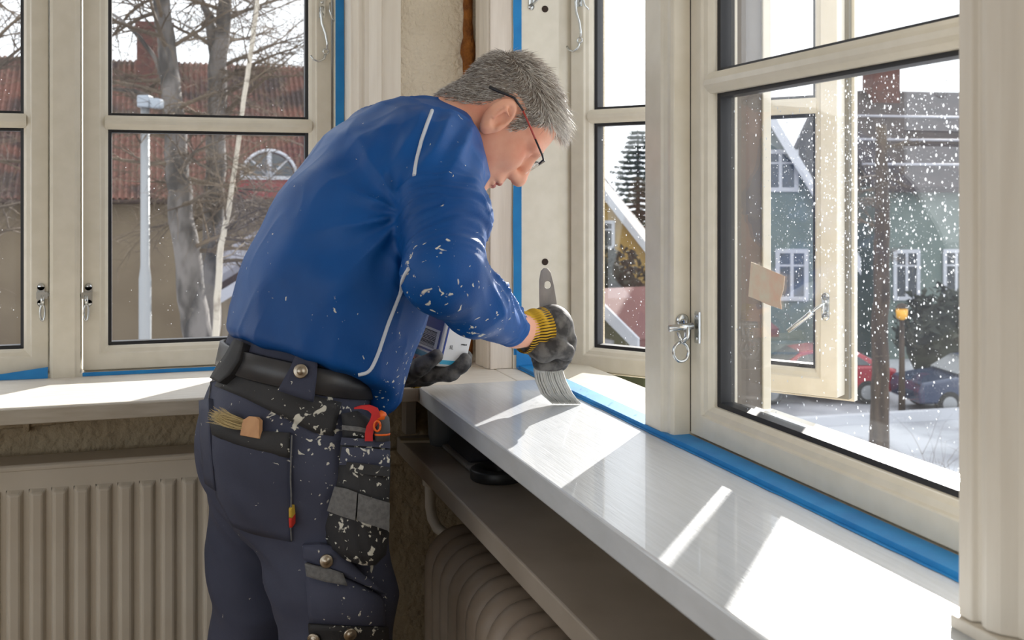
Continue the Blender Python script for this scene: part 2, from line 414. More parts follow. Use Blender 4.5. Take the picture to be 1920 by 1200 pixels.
# the latch between mullion and closed sash
lt = MB(); b = onX(1306, 613, 0.789)
lt.obox(b + Vector((-0.0015, -0.006, 0)), (0.0015, 0, 0), (0, 0.007, 0), (0, 0, 0.024))
for s in (-1, 1): lt.lathe(b + Vector((-0.003, -0.006, 0.017 * s)), (-1, 0, 0), [(0.0035, 0), (0.0025, 0.0012), (0, 0.0014)], 10)
b2 = onY(1279, 600, 1.5515)
lt.lathe(b2, (0, -1, 0), [(0.010, 0), (0.010, 0.003), (0.006, 0.004), (0, 0.004)], 16)
lt.tube([b2, b2 + Vector((0, -0.012, 0)), b2 + Vector((0.001, -0.012, -0.03))], 0.0038, 8)
p0 = onY(1254, 616, 1.537); p1 = onY(1300, 611, 1.530)
lt.tube([p0, (p0 + p1) / 2, p1], 0.0052, 10)
loop = [onY(1282 + 11 * math.sin(t), 645 + 26 * -math.cos(t) + 8, 1.532) for t in np.linspace(0.35, 2 * math.pi - 0.35, 17)]
loop = [onY(1271, 622, 1.534)] + [onY(1277 + (14 if k % 2 == 0 else 14) * math.sin(t), 660 - 18 * math.cos(t), 1.532) for k, t in enumerate(np.linspace(0.1, 2 * math.pi - 0.1, 17))]
lt.tube(loop, 0.0024, 8)
lt.tube([onY(1290, 612, 1.53), onY(1289, 632, 1.53), onY(1280, 641, 1.531)], 0.004, 8)
part('window_latch', lt, M['zinc'], near)
# open casement: hinge at the far jamb
A36 = math.radians(36)
ou = Vector((math.sin(A36), -math.cos(A36), 0)); on = Vector((-math.cos(A36), -math.sin(A36), 0))
oo = Vector((0.872, 2.294, SZ - 0.005))
openw = make_sash(w2, oo, ou, on, 0.605, 1.275, [0.560, 1.08], M['glass'])
rb = MB().frame(oo + on * -0.0555 - ou * 0.014 - Z * 0.014, ou, Z, on, 0.633, 1.303, [(0, -0.018), (0, 0), (0.03, 0), (0.03, -0.018)])
part('outer_flange', rb, M['frame'], openw, bevel=0.001)
part('gasket', MB().frame(oo + on * -0.0545 - ou * 0.008 - Z * 0.008, ou, Z, on, 0.621, 1.291, [(0, -0.002), (0, 0.014), (0.009, 0.014), (0.009, -0.002)]), mat('grey weather strip', rgb(120, 116, 104), 0.8), openw)
hk = oo + ou * 0.024
hook(openw, (hk.x, hk.y, onY(1080, -6, hk.y).z), on, ou, 1)
# stay bar on the open casement
sb = MB(); c = oo + ou * 0.580 + on * 0.0; c.z = SZ + 0.225
c = oo + ou * 0.583; c.z = at(1578, 575, c.x * SA + c.y * CA).z
sb.obox(c + on * 0.0015, ou * 0.0075, on * 0.0015, Z * 0.020)
for s in (-1, 1): sb.lathe(c + Z * 0.019 * s, on, [(0.0075, 0.0), (0.0075, 0.003), (0, 0.003)], 14)
sb.tube([c + Z * 0.008, c + on * 0.016 + Z * 0.006, c + on * 0.016 - Z * 0.010, c + on * 0.004 - Z * 0.010], 0.003, 8)
sb.tube([c + on * 0.016 + Z * 0.006, c + on * 0.018 - ou * 0.014 - Z * 0.004, c + on * 0.018 - ou * 0.022 - Z * 0.012], 0.0028, 8)
sb.tube([c + on * 0.018 - ou * 0.020 - Z * 0.010, c + on * 0.019 - ou * 0.030 - Z * 0.019, c + on * 0.02 - ou * 0.068 - Z * 0.050], [0.0055, 0.005, 0.0042], 10)
part('stay_bar', sb, M['zinc'], openw)
# outside ledge under the right window
part('outer_ledge', MB().extrude([(0.90, 0.6, SZ - 0.01), (0.90, 0.6, SZ - 0.04), (1.05, 0.6, SZ - 0.075), (1.05, 0.6, SZ - 0.06)], (0, 1.9, 0)), M['frame'], w2)
part('outer_ledge', MB().extrude([(-1.6, 2.68, SZ - 0.01), (-1.6, 2.68, SZ - 0.04), (-1.6, 2.80, SZ - 0.07), (-1.6, 2.80, SZ - 0.055)], (2.1, 0, 0)), M['frame'], w1)
# torn sticker left on the pane of the closed sash
sp = [onX(x, y, 0.8195) for x, y in ((1409, 491), (1428, 499), (1446, 507), (1472, 518), (1470, 541), (1464, 560), (1466, 580), (1440, 571), (1416, 560), (1404, 556), (1406, 528))]
st = MB().extrude(sp, (-0.0008, 0, 0))
part('sticker', st, mat('torn paper sticker', rgb(232, 222, 200), 0.7, col2=rgb(236, 196, 172), nscale=26), near)

# ---------------------------------------------------------------- casings (trim)
def casing(name, poly, vec, m='casing'):
    return structure(name, MB().extrude(poly, vec), M[m], bevel=0.0015)
zc = (0, 0, 1.45)
c1 = [(0.3965, 2.4775), (0.3965, 2.396), (0.402, 2.392), (0.412, 2.392), (0.414, 2.397), (0.424, 2.397), (0.427, 2.391), (0.436, 2.389), (0.455, 2.396), (0.466, 2.398), (0.466, 2.42), (0.45, 2.4775)]
casing('trim_1', [(x, y, SZ) for x, y in c1], zc)
casing('trim_2', [(x, y, SZ) for x, y in ((0.4665, 2.407), (0.4665, 2.4205), (0.511, 2.4205), (0.511, 2.407))], zc)
c3 = [(0.738, 2.312), (0.686, 2.312), (0.683, 2.316), (0.680, 2.330), (0.684, 2.345), (0.682, 2.35), (0.679, 2.36), (0.679, 2.392), (0.684, 2.396), (0.738, 2.396)]
casing('trim_3', [(x, y, SZ) for x, y in c3], zc, 'casing')
casing('trim_4', [(x, y, SZ) for x, y in ((0.688, 2.306), (0.688, 2.3125), (0.739, 2.3125), (0.739, 2.306))], zc, 'primer')
c5 = [(0.75, 0.803), (0.672, 0.803), (0.667, 0.799), (0.667, 0.783), (0.673, 0.780), (0.673, 0.776), (0.668, 0.772), (0.666, 0.764), (0.670, 0.752), (0.679, 0.742), (0.682, 0.722), (0.682, 0.655), (0.75, 0.655)]
casing('trim_5', [(x, y, SZ + 0.012) for x, y in c5], (0, 0, 1.45))
casing('trim_6', [(x, y, SZ) for x, y in ((0.75, 0.806), (0.663, 0.806), (0.663, 0.655), (0.75, 0.655))], (0, 0, 0.0115))
tl = [(-1.32, 2.475), (-1.32, 2.395), (-1.40, 2.395), (-1.40, 2.42), (-1.37, 2.475)]
casing('trim_7', [(x, y, SZ) for x, y in tl], zc)
# foam squeezed out between wall and casing
fm = MB(); rf = random.Random(3); zz = SZ + 0.02; pts, rr = [], []
while zz < 2.4:
    pts.append((0.668 + rf.uniform(-0.0012, 0.0012), 2.4155, zz)); rr.append(0.0115 + rf.uniform(-0.0008, 0.001)); zz += 0.018
k = min(range(len(pts)), key=lambda i: abs(pts[i][2] - onY(872, 95, 2.41).z))
for j, a in ((-1, 0.003), (0, 0.008), (1, 0.006)): rr[k + j] += a
fm.tube(pts, rr, 10)
single('sealing_foam', fm, M['foam'], 'strip of rough brown sealing foam in the corner gap beside the right window casing', 'foam')

# ---------------------------------------------------------------- sills
sl = MB()
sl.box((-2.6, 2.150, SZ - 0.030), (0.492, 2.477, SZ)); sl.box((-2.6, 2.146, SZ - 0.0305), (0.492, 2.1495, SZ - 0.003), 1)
single('window_sill', sl, [M['sill_dry'], M['sill_shade']], 'white window sill below the back window, above the ribbed panel radiator', 'window sill', bevel=0.004)
sr = MB()
sr.extrude([(0.4935, 2.150, SZ - 0.036), (0.4935, 2.150, SZ), (0.76, 2.150, SZ), (0.76, 2.150, SZ - 0.036)], (0, -2.4, 0), 0)
sr.box((0.4935, 2.1505, SZ - 0.036), (0.70, 2.43, SZ - 0.0005), 1); sr.box((0.70, 2.1505, SZ - 0.036), (0.757, 2.31, SZ - 0.0005), 1)
single('window_sill', sr, [M['sill'], M['sill_dry']], 'freshly painted glossy white sill along the right window, paint brush on it', 'window sill', bevel=0.003)
# blue masking tape strips
def tape(rows, thick, label):
    """Strip through rows of points (same count in each row), with a paper thickness."""
    mb = MB(); n = len(rows[0]); k = len(rows); t = Vector(thick)
    v = [Vector(p) for r_ in rows for p in r_]; q = len(v)
    v += [p + t for p in v]
    f = []
    for r_ in range(k - 1):
        for i in range(n - 1):
            a0 = r_ * n + i
            f += [(a0, a0 + 1, a0 + n + 1, a0 + n), (q + a0, q + a0 + n, q + a0 + n + 1, q + a0 + 1)]
    rim = [i for i in range(n)] + [r_ * n + n - 1 for r_ in range(1, k)] + [(k - 1) * n + i for i in range(n - 2, -1, -1)] + [r_ * n for r_ in range(k - 2, 0, -1)]
    f += [(rim[i], rim[(i + 1) % len(rim)], q + rim[(i + 1) % len(rim)], q + rim[i]) for i in range(len(rim))]
    mb.add(v, f)
    return single('masking_tape', mb, M['tape'], label, 'tape')
rt = random.Random(11)
ys = [2.295 - i * 0.03 for i in range(54)]
tape([[(0.7455 + rt.uniform(-0.0012, 0.0012), y, SZ + 0.0006) for y in ys], [(0.7508, y, SZ + 0.0010) for y in ys], [(0.7515, y, SZ + 0.0068) for y in ys], [(0.787, y, SZ + 0.0072) for y in ys]], (0, 0, 0.0007), 'long blue masking tape along the bottom of the right window frame')
tape([[(0.745, 2.2965, SZ + 0.002), (0.79, 2.2965, SZ + 0.008), (0.84, 2.2965, SZ + 0.008)], [(0.745, 2.2965, SZ + 0.045), (0.79, 2.2965, SZ + 0.05), (0.84, 2.2965, SZ + 0.03)]], (0, -0.0007, 0), 'short blue tape patch at the foot of the far jamb behind the brush')
zt = [SZ + 0.03 + 0.05 * i for i in range(26)]
tape([[(0.7395 + rt.uniform(-0.001, 0.001), 2.3015, z) for z in zt], [(0.757, 2.2968, z) for z in zt]], (0, -0.0008, 0), 'upright blue tape along the far jamb of the right window')
tape([[(0.376, 2.4772, z) for z in zt], [(0.396 + rt.uniform(-0.001, 0), 2.4772, z) for z in zt]], (0, -0.0008, 0), 'upright blue tape along the jamb of the back window')
xs = [-0.155 + 0.05 * i for i in range(11)]
tape([[(x, 2.4745, SZ + 0.0005) for x in xs], [(x, 2.4745, SZ + 0.0085) for x in xs]], (0, -0.0008, 0), 'narrow blue tape under the back window sash behind the man')
xs = [-0.76 + 0.05 * i for i in range(11)] + [-0.222]
tape([[(x, 2.4742 - max(0, (x + 0.30) * 0.05), SZ + 0.0005) for x in xs], [(x, 2.474, SZ + 0.012 + max(0, x + 0.32) * 0.12) for x in xs]], (0, -0.0008, 0), 'blue tape curling up at the foot of the back window mullion')

# ---------------------------------------------------------------- shelf and things on it
sh = MB(); sh.box((0.494, -0.2, 0.768), (0.699, 2.372, 0.803))
single('shelf', sh, M['shelf'], 'grey painted shelf under the right window sill', 'shelf', bevel=0.003)
structure('trim_8', MB().box((0.43, 2.395, 0.735), (0.699, 2.4195, 0.767)), M['wall_low'], bevel=0.003)
structure('trim_9', MB().box((0.515, 2.38, 0.803), (0.54, 2.4195, 0.913)), M['shelf'], bevel=0.002)
tr = MB(); c = onY(936, 893, 1.98); c.z = 0.8035
tr.lathe((0.60, c.y - 0.02, 0.8035), (0, 0, 1), [(0.028, 0), (0.05, 0), (0.052, 0.002), (0.052, 0.018), (0.05, 0.02), (0.03, 0.02), (0.028, 0.018), (0.028, 0)], 28)
single('tape_roll', tr, mat('black tape', (0.02, 0.02, 0.02), 0.45), 'black roll of tape lying flat on the shelf', 'tape roll')
sd = MB(); y0 = 2.12
sd.extrude([(0.56, y0 + 0.10, 0.8035), (0.685, y0 + 0.10, 0.8035), (0.69, y0 + 0.10, 0.815), (0.555, y0 + 0.10, 0.815)], (0, -0.20, 0), 1)
sd.extrude([(0.565, y0 + 0.09, 0.815), (0.685, y0 + 0.09, 0.815), (0.67, y0 + 0.09, 0.86), (0.60, y0 + 0.09, 0.872)], (0, -0.17, 0))
single('sanding_sponge', sd, [mat('dark felt', (0.03, 0.03, 0.035), 0.9), mat('grey rubber sole', (0.25, 0.24, 0.23), 0.7)], 'dark grey sanding tool with pale base on the shelf', 'sanding tool', bevel=0.006)
pb = MB(); c = Vector((0.575, 2.27, 0.8035))
pb.lathe(c, (0, 0, 1), [(0, 0), (0.030, 0), (0.034, 0.02), (0.036, 0.07), (0.038, 0.10), (0.030, 0.104), (0, 0.104)], 16)
single('plastic_cup', pb, mat('clouded plastic', (0.16, 0.17, 0.18), 0.35), 'smoky plastic cup standing on the shelf near the corner', 'cup')
ck = MB(); ck.obox((0.535, 2.30, 0.8065), (0.0025, 0.012, 0), (-0.03, -0.07, 0) if False else (0.0, 0.0, 0.0025), (0.045, -0.012, 0))
single('stir_stick', ck, mat('pale stick', rgb(190, 176, 150), 0.7), 'thin pale stirring stick lying on the shelf', 'stick')

# ---------------------------------------------------------------- cast-iron radiator and pipe under the shelf
cr = thing('cast_iron_radiator', (0.577, 1.3, 0.10), 'old cast iron radiator with rounded sections under the shelf', 'radiator')
def section(yc):
    mb = MB(); w, z1, hb = 0.077, 0.672, 0.030
    out = []
    for i in range(13):
        t = math.pi * i / 12
        out.append((0.577 - math.cos(t) * w, z1 - 0.075 + math.sin(t) * 0.075))
    out += [(0.577 + w, 0.10), (0.577 - w, 0.10)]
    n = len(out); cx, cz = 0.577, 0.42
    def ring(s, y): return [(cx + (x - cx) * (1 - s / w * 1.0), y, cz + (z - cz) * (1 - s / (z1 - cz))) for x, z in out]
    prof = [(0.016, -hb + 0.003), (0.010, -hb + 0.004), (0.003, -0.014), (0.0, -0.006), (0.0, 0.006), (0.003, 0.014), (0.010, hb - 0.004), (0.016, hb - 0.003)]
    v = []
    for s, dy in prof: v += ring(s, yc + dy)
    k = len(prof)
    f = [(a * n + i, a * n + (i + 1) % n, (a + 1) * n + (i + 1) % n, (a + 1) * n + i) for a in range(k - 1) for i in range(n)]
    mb.add(v, f, 0, True)
    # fluted front and back faces: two recessed columns
    for sgn, a in ((-1, 0), (1, k - 1)):
        y = yc + sgn * (hb - 0.003)
        rings = [[(p[0], p[1], p[2]) for p in ring(0.016, y)]]
        for s, dy in ((0.022, -0.006), (0.026, -0.012), (0.031, -0.006), (0.037, 0.0), (0.043, -0.008), (0.049, -0.012), (0.054, -0.006), (0.060, 0.0)):
            rings.append(ring(s, y + sgn * dy))
        vv = [p for r_ in rings for p in r_]
        ff = [(b * n + i, b * n + (i + 1) % n, (b + 1) * n + (i + 1) % n, (b + 1) * n + i) for b in range(len(rings) - 1) for i in range(n)]
        ff.append(tuple((len(rings) - 1) * n + i for i in range(n)))
        mb.add(vv, ff, 0, True)
    return mb
sec = section(0.0).mesh('section'); fixn(sec); sec.materials.append(M['castiron'])
for i in range(20):
    o = link('section', sec, None, cr); o.location = Vector((0, 2.125 - 0.061 * i, 0)) - BASE[cr]
fe = MB(); fe.box((0.53, 2.06, 0.0), (0.62, 2.10, 0.11)); fe.box((0.53, 0.95, 0.0), (0.62, 0.99, 0.11))
part('foot', MB().box((0.53, 2.06, 0.0), (0.62, 2.10, 0.11)), M['castiron'], cr); part('foot', MB().box((0.53, 0.95, 0.0), (0.62, 0.99, 0.11)), M['castiron'], cr)
pp = MB()
pts = [onY(806, 880, 2.25), onY(806, 905, 2.25), onY(807, 950, 2.25), onY(811, 972, 2.245), onY(820, 990, 2.235), onY(838, 1003, 2.22)]
q0 = Vector(pts[0]); q0.z = 0.768
pts = [q0] + pts + [Vector((0.575, 2.16, 0.60))]
pp.tube(pts, 0.0115, 12)
pp.lathe(onY(806, 903, 2.25), (0, 0, 1), [(0.0115, -0.008), (0.0155, -0.007), (0.0155, 0.007), (0.0115, 0.008)], 14)
part('feed_pipe', pp, M['radiator'], cr)

# ---------------------------------------------------------------- ribbed panel radiator under the back sill
pr = thing('panel_radiator', (-0.6, 2.33, 0.12), 'pale ribbed panel radiator on the plaster wall under the back sill', 'radiator')
x0, x1, zb, ztp, yf = -1.6, 0.30, 0.13, 0.812, 2.305
body = MB(); body.box((x0, yf, zb), (x1, yf + 0.012, ztp - 0.004)); body.box((x0, yf + 0.035, zb), (x1, yf + 0.075, ztp - 0.006)) 
part('panel', body, M['radiator'], pr, bevel=0.004)
gr = MB(); gr.extrude([(x0, yf - 0.004, ztp - 0.012), (x0, yf - 0.005, ztp - 0.004), (x0, yf, ztp), (x0, yf + 0.08, ztp), (x0, yf + 0.08, ztp - 0.012)], (x1 - x0, 0, 0))
part('top_cover', gr, M['radiator'], pr, bevel=0.002)
rm = MB(); hw = 0.0105; zt_ = 0.764
sec_ = [(-hw - 0.005, 0.0), (-hw, -0.010), (hw, -0.010), (hw + 0.005, 0.0)]
v = [(a, b, zb + 0.04) for a, b in sec_] + [(a, b, zt_ - 0.008) for a, b in sec_] + [(a, 0.0, zt_) for a, b in sec_]
f = [(0, 1, 5, 4), (1, 2, 6, 5), (2, 3, 7, 6), (4, 5, 9, 8), (5, 6, 10, 9), (6, 7, 11, 10), (0, 3, 2, 1)]
rm.add(v, f); ribm = rm.mesh('rib'); fixn(ribm); ribm.materials.append(M['radiator'])
i = 0; xr = 0.258
while xr > x0 + 0.03:
    o = link('rib', ribm, None, pr); o.location = Vector((xr, yf, 0)) - BASE[pr]
    bev(o, 0.004, 2); xr -= 0.0403
# cable clipped along the wall above the radiator
cb = MB()
cp = [(-1.2, 2.413, 0.872), (-0.5, 2.413, 0.868), (-0.32, 2.413, 0.866), (-0.22, 2.413, 0.868), (-0.12, 2.413, 0.877), (0.0, 2.413, 0.894), (0.12, 2.413, 0.908), (0.3, 2.413, 0.913)]
cb.tube([Vector(p) for p in cp], 0.005, 8)
cable = single('wall_cable', cb, M['wall_low'], 'painted-over cable clipped along the plaster under the back sill', 'cable')
part('clip', MB().box((-0.262, 2.402, 0.855), (-0.250, 2.42, 0.874)), M['wall_low'], cable, bevel=0.001)

# ---------------------------------------------------------------- outside: materials
GZ = -4.3
O = {}
O['snow'] = mat('pale winter street', rgb(180, 182, 187), 0.8, col2=rgb(120, 121, 127), nscale=0.35, detail=6, lo=0.42, hi=0.62)
O['lawn'] = mat('winter grass', rgb(98, 96, 62), 0.95, col2=rgb(70, 72, 46), nscale=0.6)
O['stucco'] = mat('beige stucco', rgb(116, 103, 85), 0.95, col2=rgb(104, 91, 75), nscale=0.7)
O['tile'] = mat('weathered red roof tile', rgb(110, 72, 62), 0.85, col2=rgb(60, 48, 48), nscale=1.1, lo=0.38, hi=0.6)
O['batten'] = mat('dark roof underlay', rgb(52, 38, 36), 0.9)
O['brick'] = mat('dark red brick', rgb(92, 56, 50), 0.9, col2=rgb(74, 46, 44), nscale=6)
O['white'] = mat('white house paint', rgb(186, 188, 194), 0.6)
O['dark_glass'] = mat('dark window pane', rgb(52, 58, 62), 0.08, spec=0.8)
O['grey_board'] = mat('grey eaves board', rgb(168, 168, 176), 0.7)
O['slate'] = mat('grey felt roof', rgb(120, 118, 126), 0.8)
O['galv'] = mat('galvanised steel', (0.30, 0.31, 0.32), 0.5, metal=0.5)
O['lamp_grey'] = mat('pale lamp housing', rgb(150, 158, 168), 0.35)
O['bark'] = mat('birch bark', rgb(112, 107, 104), 0.85, col2=rgb(56, 53, 52), nscale=3.5, stretch=(1, 1, 0.45), lo=0.42, hi=0.6, bump=0.5, bscale=14, bdist=0.02)
O['bark_dark'] = mat('dark bark', rgb(84, 70, 58), 0.9, col2=rgb(58, 48, 40), nscale=7, stretch=(1, 1, 0.2), bump=0.6, bscale=14, bdist=0.03)
O['twig'] = mat('bare twigs', rgb(66, 56, 50), 0.9, col2=rgb(108, 94, 78), nscale=1.6)
O['needle'] = mat('spruce needles', rgb(52, 66, 54), 0.9, col2=rgb(34, 46, 38), nscale=2)
O['hedge'] = mat('dark hedge', rgb(62, 66, 56), 0.95, col2=rgb(36, 40, 36), nscale=2.5)
O['yellow'] = mat('ochre house paint', rgb(160, 130, 66), 0.8)
O['green'] = mat('grey green house paint', rgb(112, 124, 118), 0.8, col2=rgb(102, 114, 108), nscale=1.0)
O['dark_roof'] = mat('dark brown roof', rgb(62, 53, 54), 0.85, col2=rgb(48, 42, 44), nscale=2)
O['red_roof'] = mat('red sheet roof', rgb(98, 56, 52), 0.7)
O['red_car'] = mat('red car paint', rgb(150, 26, 40), 0.25, coat=0.6)
O['blue_car'] = mat('dark blue car paint', rgb(46, 58, 84), 0.25, coat=0.6)
O['white_car'] = mat('silver car paint', rgb(200, 204, 212), 0.25, coat=0.6)
O['tyre'] = mat('black tyre', (0.015, 0.015, 0.015), 0.8)
O['amber'] = mat('amber lantern glass', rgb(240, 176, 60), 0.3)

gm = MB(); gm.box((-90, 2.9, GZ - 0.3), (110, 150, GZ)); gm.box((1.3, -60, GZ - 0.3), (110, 2.9, GZ))
tag(structure('ground', gm, O['snow']), 'pale winter street and yard outside the windows')

# ---------------------------------------------------------------- house with the red tiled roof behind the back window
HY, HX0, HX1 = 38.0, -22.0, 7.0
eav, run, rise = 1.20, 5.6, 5.15
hs = thing('tiled_house', (-3, HY, GZ), 'long beige house under a red pantile roof with a half-round attic window', 'house')
part('wall', MB().box((HX0, HY + 0.5, GZ), (HX1, HY + 2 * run - 0.5, eav + 0.05)), O['stucco'], hs)
rf = MB()
rf.extrude([(HX0 - 0.4, HY, eav - 0.15), (HX0 - 0.4, HY, eav), (HX0 - 0.4, HY + run, eav + rise), (HX0 - 0.4, HY + 2 * run, eav), (HX0 - 0.4, HY + 2 * run, eav - 0.15), (HX0 - 0.4, HY + run, eav + rise - 0.15)], (HX1 - HX0 + 0.8, 0, 0))
roof = part('roof', rf, O['batten'], hs)
part('gutter', MB().tube([(HX0 - 0.3, HY - 0.06, eav - 0.06), (HX1 + 0.3, HY - 0.06, eav - 0.06)], 0.07, 8), O['batten'], hs)
sl_len = math.hypot(run, rise); du, dz = run / sl_len, rise / sl_len
TW, TL = 0.195, 0.36
def tile_pts(x, s):
    """Pantile: waved slab lying on the slope at x, s metres up from the eaves."""
    pr = [(0.0, 0.0), (0.045, 0.085), (0.10, 0.10), (0.145, 0.03), (0.195, 0.0)]
    v = []
    for ss, lift in ((s - 0.02, 0.016), (s + TL, 0.0)):
        for a, b in pr:
            b2 = b + lift
            v.append((x + a, HY + ss * du - b2 * dz, eav + ss * dz + b2 * du))
    for a, b in pr:
        v.append((x + a, HY + (s - 0.02) * du - (b - 0.005) * dz, eav + (s - 0.02) * dz + (b - 0.005) * du))
    f = [(i, i + 1, 6 + i, 5 + i) for i in range(4)] + [(i, 10 + i, 11 + i, i + 1) for i in range(4)]
    return v, f
def cells():
    out = []
    for r_ in range(int(sl_len / (TL - 0.03))):
        for c in range(int((HX1 - HX0) / TW)):
            out.append((r_, c))
    return out
vis = []; rest = MB()
base_v, base_f = tile_pts(0.0, 0.0)
tm = MB().add(base_v, base_f).mesh('roof_tile'); tm.materials.append(O['tile'])
for r_, c in cells():
    x, s = HX0 + c * TW, r_ * (TL - 0.03)
    px = 0
    p = Vector((x, HY + s * du, eav + s * dz)); d = p.x * SA + p.y * CA; px = 960 + FPX * (p.x * CA - p.y * SA) / d
    if 196 < px < 575 and 2 <= r_ < 10 and len(vis) < 300:
        vis.append((x, s))
    elif -260 < px < 760:
        v, f = tile_pts(x, s); rest.add(v, f)
for x, s in vis:
    o = link('roof_tile', tm, None, roof); o.location = Vector((x, s * du, s * dz))
o = part('roof_tiles_beyond', rest, O['tile'], roof, kind='stuff', recalc=False)
chm = MB(); cx = onY(290, 80, HY + run).x; zt_ = onY(290, 46, HY + run - 0.6).z
part('chimney', MB().box((cx - 0.62, HY + run - 1.3, eav + rise - 1.6), (cx + 0.62, HY + run - 0.1, zt_)), O['brick'], hs)
part('chimney_cap', MB().box((cx - 0.68, HY + run - 1.36, zt_ - 0.25), (cx + 0.68, HY + run - 0.04, zt_)), O['brick'], hs)
# half-round attic window
YA = HY - 0.02
c0 = onY(505, 333, YA); Ra = 0.92
aw = MB(); arc = [(c0.x + Ra * math.cos(t), c0.z + Ra * math.sin(t)) for t in np.linspace(0, math.pi, 17)]
dorm = part('attic_dormer', MB().extrude([(x_, YA + 0.06, z_) for x_, z_ in arc], (0, 3.0, 0)), O['brick'], hs)
part('pane', MB().extrude([(c0.x + (x_ - c0.x) * 0.9, YA + 0.04, c0.z + (z_ - c0.z) * 0.9) for x_, z_ in arc], (0, 0.03, 0)), O['dark_glass'], dorm)
part('window_frame', MB().tube([(x_, YA, z_) for x_, z_ in arc], 0.055, 6), O['white'], dorm)
part('window_frame', MB().box((c0.x - Ra - 0.06, YA - 0.05, c0.z - 0.07), (c0.x + Ra + 0.06, YA + 0.06, c0.z + 0.05)), O['white'], dorm)
for t, w_ in ((math.pi / 2, 0.085), (math.pi / 4, 0.03), (3 * math.pi / 4, 0.03)):
    part('glazing_bar', MB().tube([(c0.x, YA, c0.z), (c0.x + Ra * math.cos(t), YA, c0.z + Ra * math.sin(t))], w_, 6), O['white'], dorm)
part('apron', MB().box((c0.x - Ra * 1.15, YA, eav + 0.02), (c0.x + Ra * 1.15, YA + 0.15, c0.z - 0.07)), mat('red painted boards', rgb(128, 58, 56), 0.8), hs)

# low annex with a pale barge board in front of it
an = thing('annex', (0.9, 24.0, GZ), 'low beige annex with a pale sloping barge board behind the birches', 'annex')
YN = 24.0
a0 = onY(405, 548, YN); a1 = onY(760, 330, YN)
part('wall', MB().extrude([(a0.x + 0.4, YN + 0.3, GZ), (a0.x + 0.4, YN + 0.3, a0.z + 0.1), (a1.x, YN + 0.3, a1.z), (2 * a1.x - a0.x, YN + 0.3, a0.z), (2 * a1.x - a0.x, YN + 0.3, GZ)], (0, 5, 0)), O['stucco'], an)
part('roof', MB().extrude([(a0.x, YN, a0.z + 0.05), (a1.x, YN, a1.z + 0.05), (a1.x, YN, a1.z + 0.30), (a0.x, YN, a0.z + 0.30)], (0, 6, 0)), O['slate'], an)
part('roof', MB().extrude([(2 * a1.x - a0.x, YN, a0.z + 0.05), (a1.x, YN, a1.z + 0.05), (a1.x, YN, a1.z + 0.30), (2 * a1.x - a0.x, YN, a0.z + 0.30)], (0, 6, 0)), O['slate'], an)
part('barge_board', MB().extrude([(a0.x, YN - 0.08, a0.z - 0.28), (a1.x, YN - 0.08, a1.z - 0.28), (a1.x, YN - 0.08, a1.z - 0.02), (a0.x, YN - 0.08, a0.z - 0.02)], (0, 0.06, 0)), O['grey_board'], an)
part('eaves_shadow_board', MB().extrude([(a0.x, YN - 0.02, a0.z - 0.02), (a1.x, YN - 0.02, a1.z - 0.02), (a1.x, YN - 0.02, a1.z + 0.14), (a0.x, YN - 0.02, a0.z + 0.14)], (0, 0.06, 0)), O['batten'], an)

# street lamp
D = 13.5; sp_ = at(272, 400, D)
lamp = thing('street_lamp', (sp_.x, sp_.y, GZ), 'tall grey street lamp post between window and birches', 'street lamp')
z_step, z_top = at(272, 508, D).z, at(272, 186, D).z
part('pole', MB().lathe((sp_.x, sp_.y, GZ), (0, 0, 1), [(0.075, 0), (0.075, z_step - GZ - 0.1), (0.055, z_step - GZ + 0.06), (0.052, z_top - GZ), (0, z_top - GZ)], 16), O['galv'], lamp)
hd = MB(); rv = Vector((CA, -SA, 0)); fv = Vector((SA, CA, 0))
hd.obox(Vector((sp_.x, sp_.y, z_top - 0.03)), rv * 0.075, fv * 0.09, Vector((0, 0, 0.075)))
part('bracket', hd, O['lamp_grey'], lamp, bevel=0.02)
part('lamp_head', MB().obox(Vector((sp_.x, sp_.y, z_top - 0.055)) + rv * 0.145, rv * 0.065, fv * 0.10, Vector((0, 0, 0.062))), O['lamp_grey'], lamp, bevel=0.035, seg=4)

# ---------------------------------------------------------------- trees
def limb(mb, p, d, length, r0, depth, rnd, droop=0.0, mi=0, n=5):
    """One branch with side branches, all tubes."""
    pts, rr = [p.copy()], [r0]; k = 5; q = p.copy(); dd = d.normalized()
    for i in range(k):
        dd = (dd + Vector((rnd.uniform(-1, 1), rnd.uniform(-1, 1), rnd.uniform(-0.8, 0.8))) * 0.22 + Vector((0, 0, -droop * (i + 1) / k))).normalized()
        q = q + dd * (length / k); pts.append(q.copy()); rr.append(r0 * (1 - 0.85 * (i + 1) / k))
    mb.tube(pts, rr, n if depth > 1 else 3, mi, cap=False)
    if depth > 0:
        for i in range(1, k + 1):
            for _ in range(2 if depth > 1 else (2 if rnd.random() < 0.75 else 1)):
                a = Vector((rnd.uniform(-1, 1), rnd.uniform(-1, 1), rnd.uniform(-0.5, 0.9)))
                b = (pts[i] - pts[i - 1]).normalized() * 0.8 + a
                limb(mb, pts[i], b, length * rnd.uniform(0.35, 0.6), max(rr[i] * 0.6, 0.004), depth - 1, rnd, droop + 0.1, mi, n)

